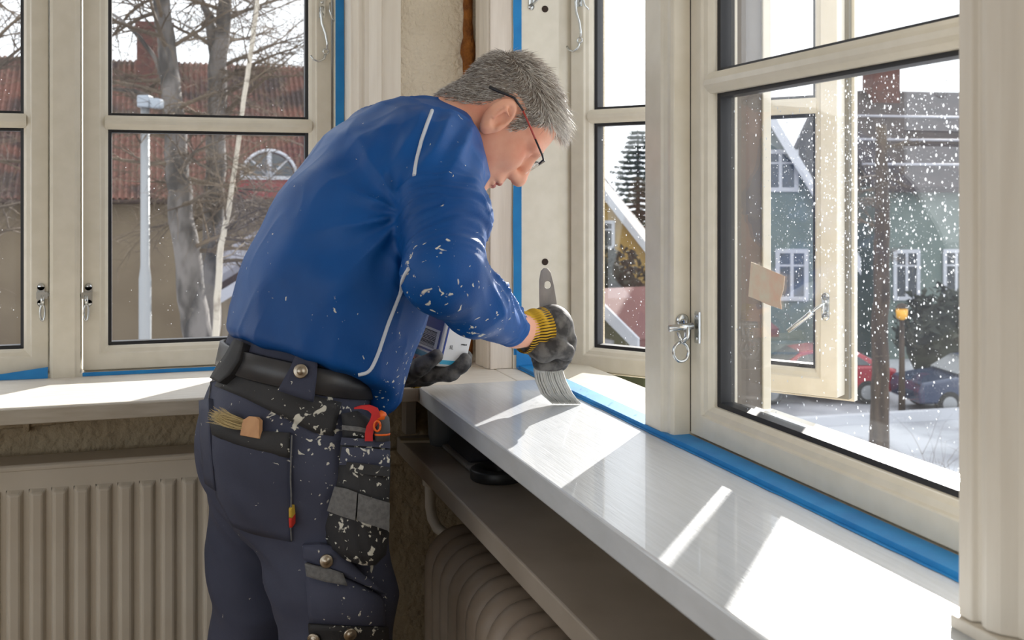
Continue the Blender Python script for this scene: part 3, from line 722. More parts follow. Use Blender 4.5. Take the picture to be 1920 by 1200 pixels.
def tree(name, label, trunk_px, d, radii, bark, seed, n_br, br_len=(1.2, 2.2), group=None, extra=(), low=0.25, rz=(0.1, 0.9)):
    rnd = random.Random(seed)
    pts = [at(x, y, d) for x, y in trunk_px]
    pts = [Vector((pts[0].x, pts[0].y, GZ))] + pts
    radii = [radii[0] * 1.15] + list(radii)
    t = thing(name, pts[0], label, 'tree', group)
    P_, Q_ = [], []
    for i in range(len(pts) - 1):
        for j in range(4):
            f = j / 4; P_.append(pts[i].lerp(pts[i + 1], f) + Vector((rnd.uniform(-1, 1), rnd.uniform(-1, 1), 0)) * radii[i] * 0.12); Q_.append(radii[i] * (1 - f) + radii[i + 1] * f)
    P_.append(pts[-1]); Q_.append(radii[-1])
    part('trunk', MB().tube(P_, Q_, 12), bark, t)
    for px_, rad in extra:
        pp_ = [at(x, y, d) for x, y in px_]
        part('branch', MB().tube(pp_, [rad * (1 - 0.6 * i / (len(pp_) - 1)) for i in range(len(pp_))], 8), bark, t)
    mb = MB()
    for i in range(n_br):
        f = rz[0] + (rz[1] - rz[0]) * (i + rnd.random()) / n_br
        k = min(int(f * (len(P_) - 1)), len(P_) - 2)
        w = rnd.uniform(0, 2 * math.pi)
        limb(mb, P_[k], Vector((math.cos(w), math.sin(w), rnd.uniform(-0.2, 0.8))), rnd.uniform(*br_len), min(Q_[k] * 0.35, 0.035), 2, rnd, 0.05)
    part('twigs', mb, O['twig'], t, kind='stuff', recalc=False)
    return t

BG = 'bare birches behind the back window'
tree('birch_tree', 'thick grey birch trunk right beside the street lamp post', [(372, 660), (362, 560), (345, 440), (333, 330), (328, 240), (318, 120), (303, 20), (292, -90), (285, -260)], 15.0,
     [0.20, 0.19, 0.17, 0.16, 0.145, 0.125, 0.115, 0.10, 0.05], O['bark'], 5, 30, group=BG, rz=(0.30, 0.98),
     extra=[([(326, 215), (310, 165), (292, 110), (262, 70), (225, 35), (192, 15)], 0.04), ([(330, 240), (300, 190), (250, 170), (200, 165)], 0.05)])
tree('birch_tree', 'forked birch trunk standing beside the thick grey birch', [(392, 660), (395, 560), (398, 470), (402, 380), (406, 250), (408, 130), (418, 60), (423, -20), (426, -200)], 16.0,
     [0.15, 0.15, 0.15, 0.145, 0.14, 0.135, 0.11, 0.09, 0.05], O['bark'], 9, 30, group=BG, rz=(0.30, 0.98),
     extra=[([(408, 130), (398, 75), (392, 30), (380, 6), (350, -10)], 0.09)])
tree('birch_tree', 'slender pale birch stem leaning right of the forked birch', [(404, 660), (407, 560), (414, 460), (428, 400), (442, 300), (458, 180), (470, 100), (482, 10), (500, -150)], 14.0,
     [0.042, 0.042, 0.038, 0.032, 0.029, 0.029, 0.031, 0.028, 0.015], mat('white birch bark', rgb(190, 181, 166), 0.85, col2=rgb(130, 120, 108), nscale=5, lo=0.5, hi=0.7), 21, 16, group=BG, rz=(0.30, 0.98))
tree('birch_tree', 'birch with hanging twigs outside beyond the back window mullion', [(-80, 660), (-70, 400), (-60, 200), (-40, 20), (-20, -200)], 16.0,
     [0.16, 0.14, 0.12, 0.10, 0.05], O['bark'], 31, 24, (1.6, 2.6), group=BG, rz=(0.3, 0.98))
tree('street_tree', 'dark bare tree trunk in front of the green house', [(1648, 800), (1650, 700), (1652, 560), (1655, 430), (1654, 330), (1652, 235)], 22.0,
     [0.19, 0.17, 0.16, 0.15, 0.13, 0.10], O['bark_dark'], 41, 8, (0.7, 1.3), rz=(0.6, 0.95))
# bare shrub by the street at the right
sh_ = MB(); rs = random.Random(77); b = at(1800, 960, 17.0); b.z = GZ
for i in range(12):
    limb(sh_, b + Vector((rs.uniform(-0.3, 0.3), rs.uniform(-0.3, 0.3), 0)), Vector((rs.uniform(-0.7, 0.4), rs.uniform(-0.4, 0.4), 1)), rs.uniform(1.3, 2.2), 0.02, 1, rs, 0.0)
shrub = thing('bare_shrub', b, 'bare shrub with thin dark twigs by the pale street', 'shrub')
part('twigs', sh_, O['twig'], shrub, kind='stuff', recalc=False)
# spruce
def spruce(name, label, px, py_top, d, seed):
    rnd = random.Random(seed); top = at(px, py_top, d); h = top.z - GZ
    t = thing(name, (top.x, top.y, GZ), label, 'tree')
    part('trunk', MB().tube([(top.x, top.y, GZ), tuple(top)], [0.28, 0.02], 8), O['bark_dark'], t)
    mb = MB(); z = top.z - 0.1
    while z > GZ + 1.5:
        f = (top.z - z) / h; ln = 0.25 + 3.6 * f ** 0.85
        for _ in range(9):
            w = rnd.uniform(0, 2 * math.pi); l2 = ln * rnd.uniform(0.65, 1.1); dr = Vector((math.cos(w), math.sin(w), 0)); sd_ = Vector((-dr.y, dr.x, 0))
            p0 = Vector((top.x, top.y, z)); pts = [p0 + dr * (l2 * s) + Z * (-0.25 * l2 * s + 0.28 * l2 * s * s) for s in (0, 0.35, 0.7, 1)]
            mb.tube(pts, [0.03, 0.02, 0.012, 0.004], 3, cap=False)
            for k in range(int(12 + l2 * 15)):
                s = rnd.uniform(0.12, 1.0); q = p0 + dr * (l2 * s) + Z * (-0.25 * l2 * s + 0.28 * l2 * s * s)
                lw_ = rnd.uniform(0.18, 0.48) * (1.15 - 0.6 * s); sg = rnd.choice((-1, 1))
                e = q + sd_ * (sg * lw_) + dr * 0.12 - Z * rnd.uniform(0.05, 0.22); q2 = q + dr * rnd.uniform(0.08, 0.16) - Z * 0.03
                mb.add([q, q2, e, (q + e) / 2 - Z * 0.09], [(0, 1, 2), (0, 2, 3), (0, 3, 1), (1, 3, 2)])
        z -= 0.26 + 0.12 * f
    part('needles', mb, O['needle'], t, kind='stuff', recalc=False)
spruce('spruce_tree', 'dark green spruce rising above the yellow house', 1196, 242, 60.0, 4)

# ---------------------------------------------------------------- houses to the right
def house_window(parent, c, u, n, w, h, mullions=1):
    """Framed window on a facade: white frame with dark panes."""
    c, u, n = Vector(c), Vector(u), Vector(n)
    fr_ = part('window', MB().frame(c - u * w / 2 - Z * h / 2, u, Z, n, w, h, [(0, 0), (0, 0.07), (0.13, 0.07), (0.13, 0)]), O['white'], parent)
    k = mullions + 1
    for i in range(k):
        x0_ = -w / 2 + 0.1 + (w - 0.2) * i / k; x1_ = -w / 2 + 0.1 + (w - 0.2) * (i + 1) / k
        part('pane', MB().obox(c + u * (x0_ + x1_) / 2 + n * 0.015, u * ((x1_ - x0_) / 2 - 0.04), Z * (h / 2 - 0.1), n * 0.012), O['dark_glass'], fr_)
    for i in range(1, k):
        part('glazing_bar', MB().obox(c + u * (-w / 2 + 0.1 + (w - 0.2) * i / k) + n * 0.03, u * 0.05, Z * (h / 2 - 0.06), n * 0.03), O['white'], fr_)
    part('glazing_bar', MB().obox(c + Z * h * 0.18 + n * 0.03, u * (w / 2 - 0.06), Z * 0.03, n * 0.02), O['white'], fr_)
    return fr_
def gable_house(name, label, px, d, ang, width, depth, z_eave, z_ridge, wall, roof_m, windows, over=0.35, board=0.22):
    """Gable-front house: px of its ridge, facing turned ang degrees from the camera."""
    c = at(px, 400, d); a = YAW + math.radians(ang)
    u = Vector((math.cos(a), -math.sin(a), 0)); n = Vector((-math.sin(a), -math.cos(a), 0)); c.z = GZ
    h = thing(name, c, label, 'house')
    g = [c - u * width / 2, c + u * width / 2, c + u * width / 2 + Z * (z_eave - GZ), c + Z * (z_ridge - GZ - 0.05), c - u * width / 2 + Z * (z_eave - GZ)]
    part('wall', MB().extrude(g, -n * depth), wall, h)
    sl_ = (z_ridge - z_eave) / (width / 2)
    for s in (-1, 1):
        e = c + u * (s * (width / 2 + over)) + Z * (z_eave - GZ - sl_ * over); r_ = c + Z * (z_ridge - GZ)
        part('roof', MB().extrude([e + n * over, r_ + n * over, r_ + n * over + Z * 0.2, e + n * over + Z * 0.2], -n * (depth + 2 * over)), roof_m, h)
        part('barge_board', MB().extrude([e + n * (over + 0.01) - Z * board, r_ + n * (over + 0.01) - Z * board, r_ + n * (over + 0.01) + Z * 0.22, e + n * (over + 0.01) + Z * 0.22], n * 0.05), O['white'], h)
    for wx, wz, ww, wh, mu in windows:
        house_window(h, c + u * wx + Z * (wz - GZ), u, n, ww, wh, mu)
    return h, c, u, n
DY = 46.0
k_ = DY / FPX
gable_house('yellow_house', 'ochre yellow gabled house with white barge boards below the spruce', 1098, DY, 8, 5.6, 9, CZ + (HZ - 480) * k_, CZ + (HZ - 318) * k_, O['yellow'], O['dark_roof'],
            [(0.72, CZ + (HZ - 440) * k_, 1.0, 1.2, 1), (0.6, CZ + (HZ - 600) * k_, 1.1, 1.5, 1), (-1.2, CZ + (HZ - 440) * k_, 1.0, 1.2, 1)])
DS = 27.0; ks = DS / FPX
gable_house('red_roofed_shed', 'low shed with red sheet roof and white edges', 1128, DS, 62, 3.6, 3.4, CZ + (HZ - 618) * ks, CZ + (HZ - 556) * ks, O['lawn'], O['red_roof'], [(0.2, CZ + (HZ - 660) * ks, 0.7, 0.7, 0)], board=0.12)
DG = 34.0; kg = DG / FPX
gable_house('green_house', 'grey green gabled house with white barge boards and paired windows', 1432, DG, 4, 5.0, 9, CZ + (HZ - 460) * kg, CZ + (HZ - 205) * kg, O['green'], O['dark_roof'],
            [(0.85, CZ + (HZ - 515) * kg, 1.0, 1.6, 1), (0.5, CZ + (HZ - 320) * kg, 1.1, 1.3, 1), (-1.6, CZ + (HZ - 515) * kg, 1.0, 1.6, 1)], board=0.3)
# broad house with the dark roof: ridge along the street
DB = 38.0; kb = DB / FPX; cB = at(1838, 400, DB); cB.z = GZ; aB = YAW - math.radians(10)
uB = Vector((math.cos(aB), -math.sin(aB), 0)); nB = Vector((-math.sin(aB), -math.cos(aB), 0))
hb_ = thing('dark_roofed_house', cB, 'broad grey green house under a dark roof with brick chimney', 'house')
zr, ze = CZ + (HZ - 172) * (DB + 4) / FPX, CZ + (HZ - 350) * kb
half = 3.6
part('wall', MB().obox(cB + Z * (ze - GZ) / 2 - nB * 4, uB * half, nB * 3.6, Z * (ze - GZ) / 2), O['green'], hb_)
o0 = cB - uB * (half + 0.4)
part('roof', MB().extrude([o0 - Z * (GZ - ze) + nB * 0.1, o0 - nB * 4 - Z * (GZ - zr), o0 - nB * 8.2 - Z * (GZ - ze), o0 - nB * 8.2 - Z * (GZ - ze + 0.2), o0 - nB * 4 - Z * (GZ - zr + 0.25), o0 + nB * 0.1 - Z * (GZ - ze + 0.2)], uB * (2 * half + 0.8)), O['dark_roof'], hb_)
for s in (0.2, 0.45, 0.7):
    q = o0 + nB * (0.1 - 4.1 * s) - Z * (GZ - (ze + (zr - ze) * s)) + Z * 0.04
    part('snow_rail', MB().tube([q, q + uB * (2 * half + 0.8)], 0.05, 6), O['grey_board'], hb_)
pc = at(1652, 130, DB + 3.5)
part('chimney', MB().obox(Vector((pc.x, pc.y, at(1652, 118, DB + 3.5).z - 1.2)), uB * 0.55, nB * 0.4, Z * 1.2), O['brick'], hb_)
for px_ in (1697, 1800):
    w_ = at(px_, 515, DB); w_ = cB + uB * ((w_ - cB).dot(uB)) + nB * -0.39 + Z * (CZ + (HZ - 515) * kb - GZ)
    house_window(hb_, w_, uB, nB, 1.0, 1.75, 1)
# hedge and bushes between the houses
def bush(name, label, px, d, w, h, m, seed, dep=1.2):
    rnd = random.Random(seed); c = at(px, 400, d); c.z = GZ; u = Vector((CA, -SA, 0)); f = Vector((SA, CA, 0)); mb = MB()
    for i in range(int(420 * max(1, w * h / 8))):
        a, e = rnd.uniform(0, 2 * math.pi), rnd.uniform(-0.2, 1)
        rr_ = rnd.uniform(0.75, 1.02)
        ce = math.sqrt(max(0, 1 - e * e))
        p = c + u * (w / 2 * rr_ * ce * math.cos(a)) + f * (dep * rr_ * ce * math.sin(a)) + Z * (h * 0.5 + h * 0.5 * rr_ * e)
        s = rnd.uniform(0.08, 0.22); q = [p + Vector((rnd.uniform(-s, s), rnd.uniform(-s, s), rnd.uniform(-s, s))) for _ in range(4)]
        mb.add(q, [(0, 1, 2), (0, 2, 3), (0, 3, 1), (1, 3, 2)])
    t = thing(name, c, label, 'hedge')
    part('stems', MB().tube([c, c + Z * h * 0.7], [0.12, 0.05], 6), O['bark_dark'], t)
    mb.ball(c + Z * h * 0.42, 1.0, 12, 0, (w * 0.42, dep * 0.8, h * 0.42))
    part('foliage', mb, m, t, kind='stuff', recalc=False)
bush('hedge_bush', 'dark clipped hedge below the yellow house', 1135, 39.5, 3.6, 3.9, O['hedge'], 1)
bush('hedge_bush', 'rounded dark bush behind the blue car', 1775, 32.5, 3.0, 3.0, O['hedge'], 2)
# lantern on a dark post
DL = 28.0; lp = at(1691, 600, DL)
ln = thing('garden_lantern', (lp.x, lp.y, GZ), 'small amber lantern on a dark post before the green wall', 'lantern')
part('post', MB().tube([(lp.x, lp.y, GZ), (lp.x, lp.y, at(1691, 600, DL).z)], [0.09, 0.06], 8), O['bark_dark'], ln)
part('lamp_glass', MB().lathe((lp.x, lp.y, at(1691, 600, DL).z), (0, 0, 1), [(0.05, 0), (0.14, 0.06), (0.15, 0.28), (0.05, 0.32)], 10), O['amber'], ln)
part('lamp_cap', MB().lathe((lp.x, lp.y, at(1691, 600, DL).z), (0, 0, 1), [(0.17, 0.31), (0.10, 0.40), (0.0, 0.44)], 10), O['bark_dark'], ln)
# low white wall along the street
wa, wb_ = at(1440, 796, 26.6), at(1900, 768, 28.2)
gw = MB(); dr = (wb_ - wa); dr.z = 0; dr.normalize(); nn = Vector((-dr.y, dr.x, 0))
gw.extrude([wa - nn * 0.12 - Z * 0.5, wa - nn * 0.12 + Z * 0.12, wa + nn * 0.12 + Z * 0.12, wa + nn * 0.12 - Z * 0.5], (wb_ - wa))
lo_z = min(p[2] for p in gw.v); gw.v = [(p[0], p[1], GZ if p[2] < (wa.z + wb_.z) / 2 - 0.2 else p[2]) for p in gw.v]
single('garden_wall', gw, O['white'], 'low white wall edging the pale street', 'wall')

# ---------------------------------------------------------------- parked cars
def car(name, label, px, d, ang, paint, L_=4.3):
    c = at(px, 400, d); c.z = GZ; a = YAW + math.radians(ang)
    u = Vector((math.cos(a), -math.sin(a), 0)); n = Vector((-math.sin(a), -math.cos(a), 0)); W_ = 0.86
    t = thing(name, c, label, 'car')
    side = [(-2.1, 0.32), (-2.14, 0.62), (-2.05, 0.86), (-1.25, 0.98), (-0.55, 1.02), (1.75, 1.04), (2.08, 0.92), (2.14, 0.55), (2.05, 0.32)]
    v, f = [], []; k = len(side)
    for s, ins in ((-1, 0.06), (-0.93, 0.0), (0.93, 0.0), (1, 0.06)):
        for x, z in side:
            x2 = x * (1 - ins * 0.3); z2 = 0.66 + (z - 0.66) * (1 - ins)
            v.append(c + u * x2 + n * (W_ * s) + Z * z2)
    for i in range(3):
        f += [(i * k + j, i * k + (j + 1) % k, (i + 1) * k + (j + 1) % k, (i + 1) * k + j) for j in range(k)]
    f += [tuple(range(k)), tuple(3 * k + j for j in range(k))]
    part('body', MB().add(v, f), paint, t, bevel=0.05, seg=3)
    cab = [(-1.05, 1.00), (-0.45, 1.40), (0.1, 1.47), (1.0, 1.44), (1.75, 1.03)]
    v = [c + u * (x * (1 if s_ else 1)) + n * (sg * (W_ - 0.06 - (0.14 if z > 1.2 else 0))) + Z * z for sg in (-1, 1) for s_, (x, z) in enumerate(cab)]
    f = [(i, i + 1, 6 + i, 5 + i) for i in range(4)] + [(0, 1, 2, 3, 4), (5, 6, 7, 8, 9), (0, 4, 9, 5)]
    part('cabin', MB().add(v, f), paint, t, bevel=0.04, seg=3)
    for sg in (-1, 1):
        for q in ([(-0.80, 1.05), (-0.40, 1.34), (0.12, 1.39), (0.12, 1.05)], [(0.20, 1.05), (0.20, 1.39), (0.92, 1.37), (1.42, 1.05)]):
            part('side_window', MB().extrude([c + u * x + n * (sg * (W_ - 0.055 - (0.14 if z > 1.2 else 0.0))) + Z * z for x, z in q], n * sg * 0.012), O['dark_glass'], t)
    part('windscreen', MB().extrude([c + u * x + n * y + Z * z for x, y, z in ((-1.02, -0.74, 1.04), (-1.02, 0.74, 1.04), (-0.50, 0.62, 1.38), (-0.50, -0.62, 1.38))], (u * -0.55 + Z * 0.83) * 0.03), O['dark_glass'], t)
    for x in (-1.32, 1.30):
        for sg in (-1, 1):
            w_ = part('wheel', MB().lathe(c + u * x + n * (sg * 0.66) + Z * 0.32, n * sg, [(0, 0.0), (0.32, 0.0), (0.32, 0.2), (0.22, 0.215), (0.0, 0.2)], 18), O['tyre'], t)
            part('hub_cap', MB().lathe(c + u * x + n * (sg * 0.66) + Z * 0.32, n * sg, [(0.2, 0.212), (0.12, 0.225), (0, 0.225)], 14), O['galv'], w_)
    for sg in (-1, 1):
        part('tail_light', MB().obox(c + u * 2.06 + n * (sg * 0.66) + Z * 0.84, u * 0.04, n * 0.12, Z * 0.09), O['red_car'], t)
        part('head_light', MB().obox(c - u * 2.03 + n * (sg * 0.64) + Z * 0.74, u * 0.05, n * 0.15, Z * 0.07), O['dark_glass'], t)
    return t
car('red_car', 'red parked car behind the open casement, beyond the low white wall', 1520, 30.5, -2, O['red_car'])
car('blue_car', 'dark blue parked car under the rounded bush', 1840, 29.0, -6, O['blue_car'])
car('silver_car', 'silver car parked before the red roofed shed', 1200, 23.0, -4, O['white_car'])

# ---------------------------------------------------------------- implicit surfaces for the figure
def V3(p): return np.array([p[0], p[1], p[2]], dtype=np.float32)
def smin(a, b, k):
    h = np.clip(0.5 + 0.5 * (b - a) / k, 0, 1)
    return b + (a - b) * h - k * h * (1 - h)
def smax(a, b, k): return -smin(-a, -b, k)
def cone(P, a, b, r0, r1):
    a, b = V3(a), V3(b); ab = b - a
    t = np.clip(((P - a) @ ab) / float(ab @ ab), 0, 1)
    return np.linalg.norm(P - a - t[:, None] * ab, axis=1) - (r0 + (r1 - r0) * t)
def ell(P, c, ax, r):
    """Ellipsoid: centre, 3 axis vectors (unit), 3 radii."""
    q = P - V3(c); s = 0
    for a, rr_ in zip(ax, r): s = s + ((q @ V3(a)) / rr_) ** 2
    return (np.sqrt(s) - 1) * min(r)
def chain(P, st, k=0.03):
    """Loft of elliptical stations (centre, lateral, front, a, b) as a distance field."""
    out = None
    for (c0, l0, f0, a0, b0), (c1, l1, f1, a1, b1) in zip(st[:-1], st[1:]):
        c0_, c1_ = V3(c0), V3(c1); ab = c1_ - c0_; n2 = float(ab @ ab); ax = ab / math.sqrt(n2)
        t = np.clip(((P - c0_) @ ab) / n2, 0, 1); q = P - c0_ - t[:, None] * ab
        la = V3(l0)[None, :] * (1 - t[:, None]) + V3(l1)[None, :] * t[:, None]
        fa = V3(f0)[None, :] * (1 - t[:, None]) + V3(f1)[None, :] * t[:, None]
        a = a0 + (a1 - a0) * t; b = b0 + (b1 - b0) * t; m = np.minimum(a, b)
        d = (np.sqrt((np.sum(q * la, 1) / a) ** 2 + (np.sum(q * fa, 1) / b) ** 2 + ((q @ ax) / m) ** 2) - 1) * m
        out = d if out is None else smin(out, d, k)
    return out
def surface(field, lo, hi, h):
    """Naive surface nets: vertices and quads of field = 0 in the box lo..hi."""
    lo, hi = np.array(lo, dtype=np.float64), np.array(hi, dtype=np.float64)
    n = np.ceil((hi - lo) / h).astype(int) + 1
    ax = [(lo[i] + h * np.arange(n[i])).astype(np.float32) for i in range(3)]
    F = np.empty(n, dtype=np.float32); st = max(1, int(400000 / (n[1] * n[2])))
    for i in range(0, n[0], st):
        g = np.stack(np.meshgrid(ax[0][i:i + st], ax[1], ax[2], indexing='ij'), -1).reshape(-1, 3)
        F[i:i + st] = field(g).reshape(-1, n[1], n[2])
    ins = F < 0
    c = [ins[a:n[0] - 1 + a, b:n[1] - 1 + b, d:n[2] - 1 + d] for a in (0, 1) for b in (0, 1) for d in (0, 1)]
    cnt = sum(x.astype(np.int8) for x in c); act = (cnt > 0) & (cnt < 8)
    I = np.argwhere(act); idx = -np.ones(act.shape, dtype=np.int64); idx[act] = np.arange(len(I))
    corners = [(a, b, d) for a in (0, 1) for b in (0, 1) for d in (0, 1)]
    val = {q: F[I[:, 0] + q[0], I[:, 1] + q[1], I[:, 2] + q[2]] for q in corners}
    pos = np.zeros((len(I), 3)); num = np.zeros(len(I))
    for q in corners:
        for k in range(3):
            if q[k] == 0:
                e = list(q); e[k] = 1; f0, f1 = val[q], val[tuple(e)]
                m = (f0 < 0) != (f1 < 0); t = np.where(m, f0 / np.where(m, f0 - f1, 1), 0)
                p = np.array(q, dtype=np.float64)[None, :].repeat(len(I), 0); p[:, k] += t
                pos[m] += p[m]; num[m] += 1
    V = lo + h * (I + pos / num[:, None])
    Q = []
    for k in range(3):
        a, b = [(1, 2), (2, 0), (0, 1)][k]
        s0 = [slice(None)] * 3; s1 = [slice(None)] * 3; s0[k] = slice(0, -1); s1[k] = slice(1, None)
        x = ins[tuple(s0)] != ins[tuple(s1)]
        E_ = np.argwhere(x); E_ = E_[(E_[:, a] > 0) & (E_[:, b] > 0) & (E_[:, a] < n[a] - 1) & (E_[:, b] < n[b] - 1)]
        sg = ins[tuple(E_.T)]
        def cell(da, db):
            e = E_.copy(); e[:, a] -= da; e[:, b] -= db
            return idx[tuple(e.T)]
        q4 = np.stack([cell(1, 1), cell(0, 1), cell(0, 0), cell(1, 0)], 1)
        q4[~sg] = q4[~sg][:, ::-1]
        Q.append(q4)
    return V, np.concatenate(Q)
def smooth_verts(V, Q, it=1, f=0.5):
    for _ in range(it):
        S = np.zeros_like(V); C = np.zeros(len(V))
        for i in range(4):
            a, b = Q[:, i], Q[:, (i + 1) % 4]
            np.add.at(S, a, V[b]); np.add.at(S, b, V[a]); np.add.at(C, a, 1); np.add.at(C, b, 1)
        V = V * (1 - f) + f * S / C[:, None]
    return V
def vnormals(V, Q):
    n = np.cross(V[Q[:, 2]] - V[Q[:, 0]], V[Q[:, 3]] - V[Q[:, 1]]); N_ = np.zeros_like(V)
    for i in range(4): np.add.at(N_, Q[:, i], n)
    return N_ / (np.linalg.norm(N_, axis=1)[:, None] + 1e-12)
def vnoise(P, s, seed=0):
    """Smooth value noise, about -1..1."""
    p = P * s + seed * 17.31; i = np.floor(p).astype(np.int64); f = p - i; f = f * f * (3 - 2 * f)
    def hsh(a, b, c):
        x = (a * 374761393 + b * 668265263 + c * 2147483647 + seed * 1013) & 0xffffffff
        x = ((x ^ (x >> 13)) * 1274126177) & 0xffffffff
        return ((x ^ (x >> 16)) & 0xffff) / 32767.5 - 1
    r = 0
    for a in (0, 1):
        for b in (0, 1):
            for c in (0, 1):
                w = (f[:, 0] if a else 1 - f[:, 0]) * (f[:, 1] if b else 1 - f[:, 1]) * (f[:, 2] if c else 1 - f[:, 2])
                r = r + w * hsh(i[:, 0] + a, i[:, 1] + b, i[:, 2] + c)
    return r
def npmesh(name, V, Q, smooth=True):
    me = bpy.data.meshes.new(name); me.from_pydata(V.tolist(), [], Q.tolist())
    if smooth: me.polygons.foreach_set('use_smooth', [True] * len(Q))
    me.update(); return me

# ---------------------------------------------------------------- the man: frame and joints
RVEC, FVEC = Vector((CA, -SA, 0)), Vector((SA, CA, 0))
TH = math.radians(60)
FR = RVEC * math.sin(TH) + FVEC * math.cos(TH)       # where the body faces
RT = RVEC * math.cos(TH) - FVEC * math.sin(TH)       # to his right
def station(p, axis, a, b, lat=None):
    lat = Vector(lat or RT); axis = Vector(axis).normalized(); f = axis.cross(lat).normalized() * -1
    if f.dot(FR) < 0: f = -f
    l2 = f.cross(axis).normalized()
    return (Vector(p), l2, f, a, b)
def stations(rows, lat=None):
    pts = [at(*r_[:3]) for r_ in rows]; out = []
    for i, r_ in enumerate(rows):
        ax = pts[min(i + 1, len(pts) - 1)] - pts[max(i - 1, 0)]
        out.append(station(pts[i], ax, r_[3], r_[4], lat))
    return out
TORSO = stations([(556, 735, 1.885, 0.168, 0.116), (594, 640, 1.890, 0.182, 0.140), (626, 540, 1.905, 0.188, 0.145), (672, 440, 1.93, 0.195, 0.142),
                  (722, 350, 1.965, 0.195, 0.128), (768, 293, 1.99, 0.160, 0.100), (810, 262, 2.01, 0.085, 0.070)])
SH_R, EL_R, WR_R = at(820, 326, 1.83), at(832, 515, 1.69), at(966, 619, 1.89)
SH_L, EL_L, WR_L = at(700, 310, 2.11), at(700, 560, 2.17), at(770, 695, 2.11)
UA, FA1 = at(834, 415, 1.755), at(893, 568, 1.765)
def sleeve_r(P, g=0.0):
    d = cone(P, SH_R, UA, 0.077 + g, 0.070 + g)
    d = smin(d, cone(P, UA, EL_R, 0.069 + g, 0.062 + g), 0.02)
    d = smin(d, cone(P, EL_R, FA1, 0.060 + g, 0.053 + g), 0.022)
    return smin(d, cone(P, FA1, WR_R, 0.053 + g, 0.032 + g), 0.015)
def sleeve_l(P, g=0.0):
    d = cone(P, SH_L, EL_L, 0.075 + g, 0.058 + g)
    return smin(d, cone(P, EL_L, WR_L, 0.058 + g, 0.034 + g), 0.02)
HEM = [V3(at(432, 624, 1.95)), V3(at(600, 684, 1.735)), V3(at(700, 716, 1.78))]
HEM_N = np.cross(HEM[1] - HEM[0], HEM[2] - HEM[0]); HEM_N /= np.linalg.norm(HEM_N)
if HEM_N[2] > 0: HEM_N = -HEM_N
BELLY = at(724, 694, 1.87)
CUT_R = (V3(WR_R), V3(WR_R - FA1) / np.linalg.norm(V3(WR_R - FA1)))
LOW_Z = at(712, 770, 1.86).z
def shirt_f(P):
    d = chain(P, TORSO, 0.04)
    d = smin(d, sleeve_l(P), 0.03)
    d = smin(d, cone(P, at(700, 305, 2.08), at(816, 302, 1.87), 0.075, 0.074), 0.05)
    d = smax(d, (P - HEM[0]) @ HEM_N, 0.012)
    f = cone(P, at(690, 540, 1.88), at(706, 636, 1.87), 0.085, 0.052)      # loose front hanging forward over the belt
    f = smin(f, ell(P, BELLY, (RVEC, FVEC, Z), (0.036, 0.075, 0.098)), 0.03)
    f = smax(f, LOW_Z - P[:, 2] + 0.25 * ((P - V3(BELLY)) @ V3(RVEC)), 0.010)
    d = smin(d, f, 0.03)
    d = smin(d, sleeve_r(P), 0.020)
    return smax(d, (P - CUT_R[0]) @ CUT_R[1] - 0.004, 0.006)
def fold(x, sharp=2.0):
    """Row of rounded ridges with narrow valleys."""
    s = np.abs(np.sin(x)); return 1 - s ** sharp
t_lo = np.array([min(at(420, 600, 2.2).x, -0.2), 1.45, 0.86]); 
def bounds(pts, m):
    a = np.array([[p[0], p[1], p[2]] for p in pts]); return a.min(0) - m, a.max(0) + m
lo, hi = bounds([SH_R, EL_R, WR_R, SH_L, EL_L, WR_L, at(440, 600, 1.95), at(600, 780, 1.8), at(800, 200, 2.0), TORSO[1][0]], 0.14)
lo[2] = max(lo[2], 0.90)
SV, SQ = surface(shirt_f, lo, hi, 0.0040)
SV = smooth_verts(SV, SQ, 1, 0.4); SN = vnormals(SV, SQ)
def seg_t(P, a, b):
    a, b = V3(a), V3(b); ab = b - a; return ((P - a) @ ab) / float(ab @ ab)
dr_ = sleeve_r(SV); arm = np.clip(1 - dr_ / 0.02, 0, 1)
nz1, nz2, nz3 = vnoise(SV, 9, 1), vnoise(SV, 22, 2), vnoise(SV, 5, 3)
t_up, t_fo = seg_t(SV, SH_R, EL_R), seg_t(SV, EL_R, WR_R)
ang = np.arctan2((SV - V3(EL_R)) @ V3(RVEC), (SV - V3(EL_R)) @ V3(-FVEC))
up = np.clip(1 - np.abs(t_up - 0.62) / 0.42, 0, 1) * arm; fo = np.clip(1 - np.abs(t_fo - 0.45) / 0.55, 0, 1) * arm * np.clip(1.6 - np.abs(t_up - 0.9), 0, 1)
nz4 = vnoise(SV, 14, 9)
spiral = t_up * 24 + nz1 * 1.5 + 0.55 * ang
ring_w = np.clip(1 - np.abs(t_up - 0.62) / 0.40, 0, 1) ** 0.6 * arm
disp = ring_w * (0.0072 * (fold(spiral, 0.8) - 0.45) * (0.55 + 0.45 * nz4) + 0.0030 * (fold(spiral * 1.9 + nz4 * 1.8, 0.8) - 0.45))
fax = V3(WR_R - EL_R) / np.linalg.norm(V3(WR_R - EL_R)); fb1 = np.cross(fax, V3(FVEC)); fb1 /= np.linalg.norm(fb1); fb2 = np.cross(fax, fb1)
fq = SV - V3(EL_R); fang = np.arctan2(fq @ fb1, fq @ fb2)
side = np.clip(0.70 + ((SV - V3(FA1)) @ V3(Z)) / 0.08, 0.12, 1)
spf = fang * 3.5 + t_fo * 7.5 + nz1 * 1.2
fw_ = np.clip(1 - np.abs(t_fo - 0.5) / 0.52, 0, 1) ** 0.7 * arm * np.clip((t_fo + 0.05) / 0.2, 0, 1)
disp += fw_ * side * (0.0060 * (fold(spf, 0.8) - 0.45) + 0.0030 * (fold(spf * 2.0 + nz4 * 1.6, 0.8) - 0.45))
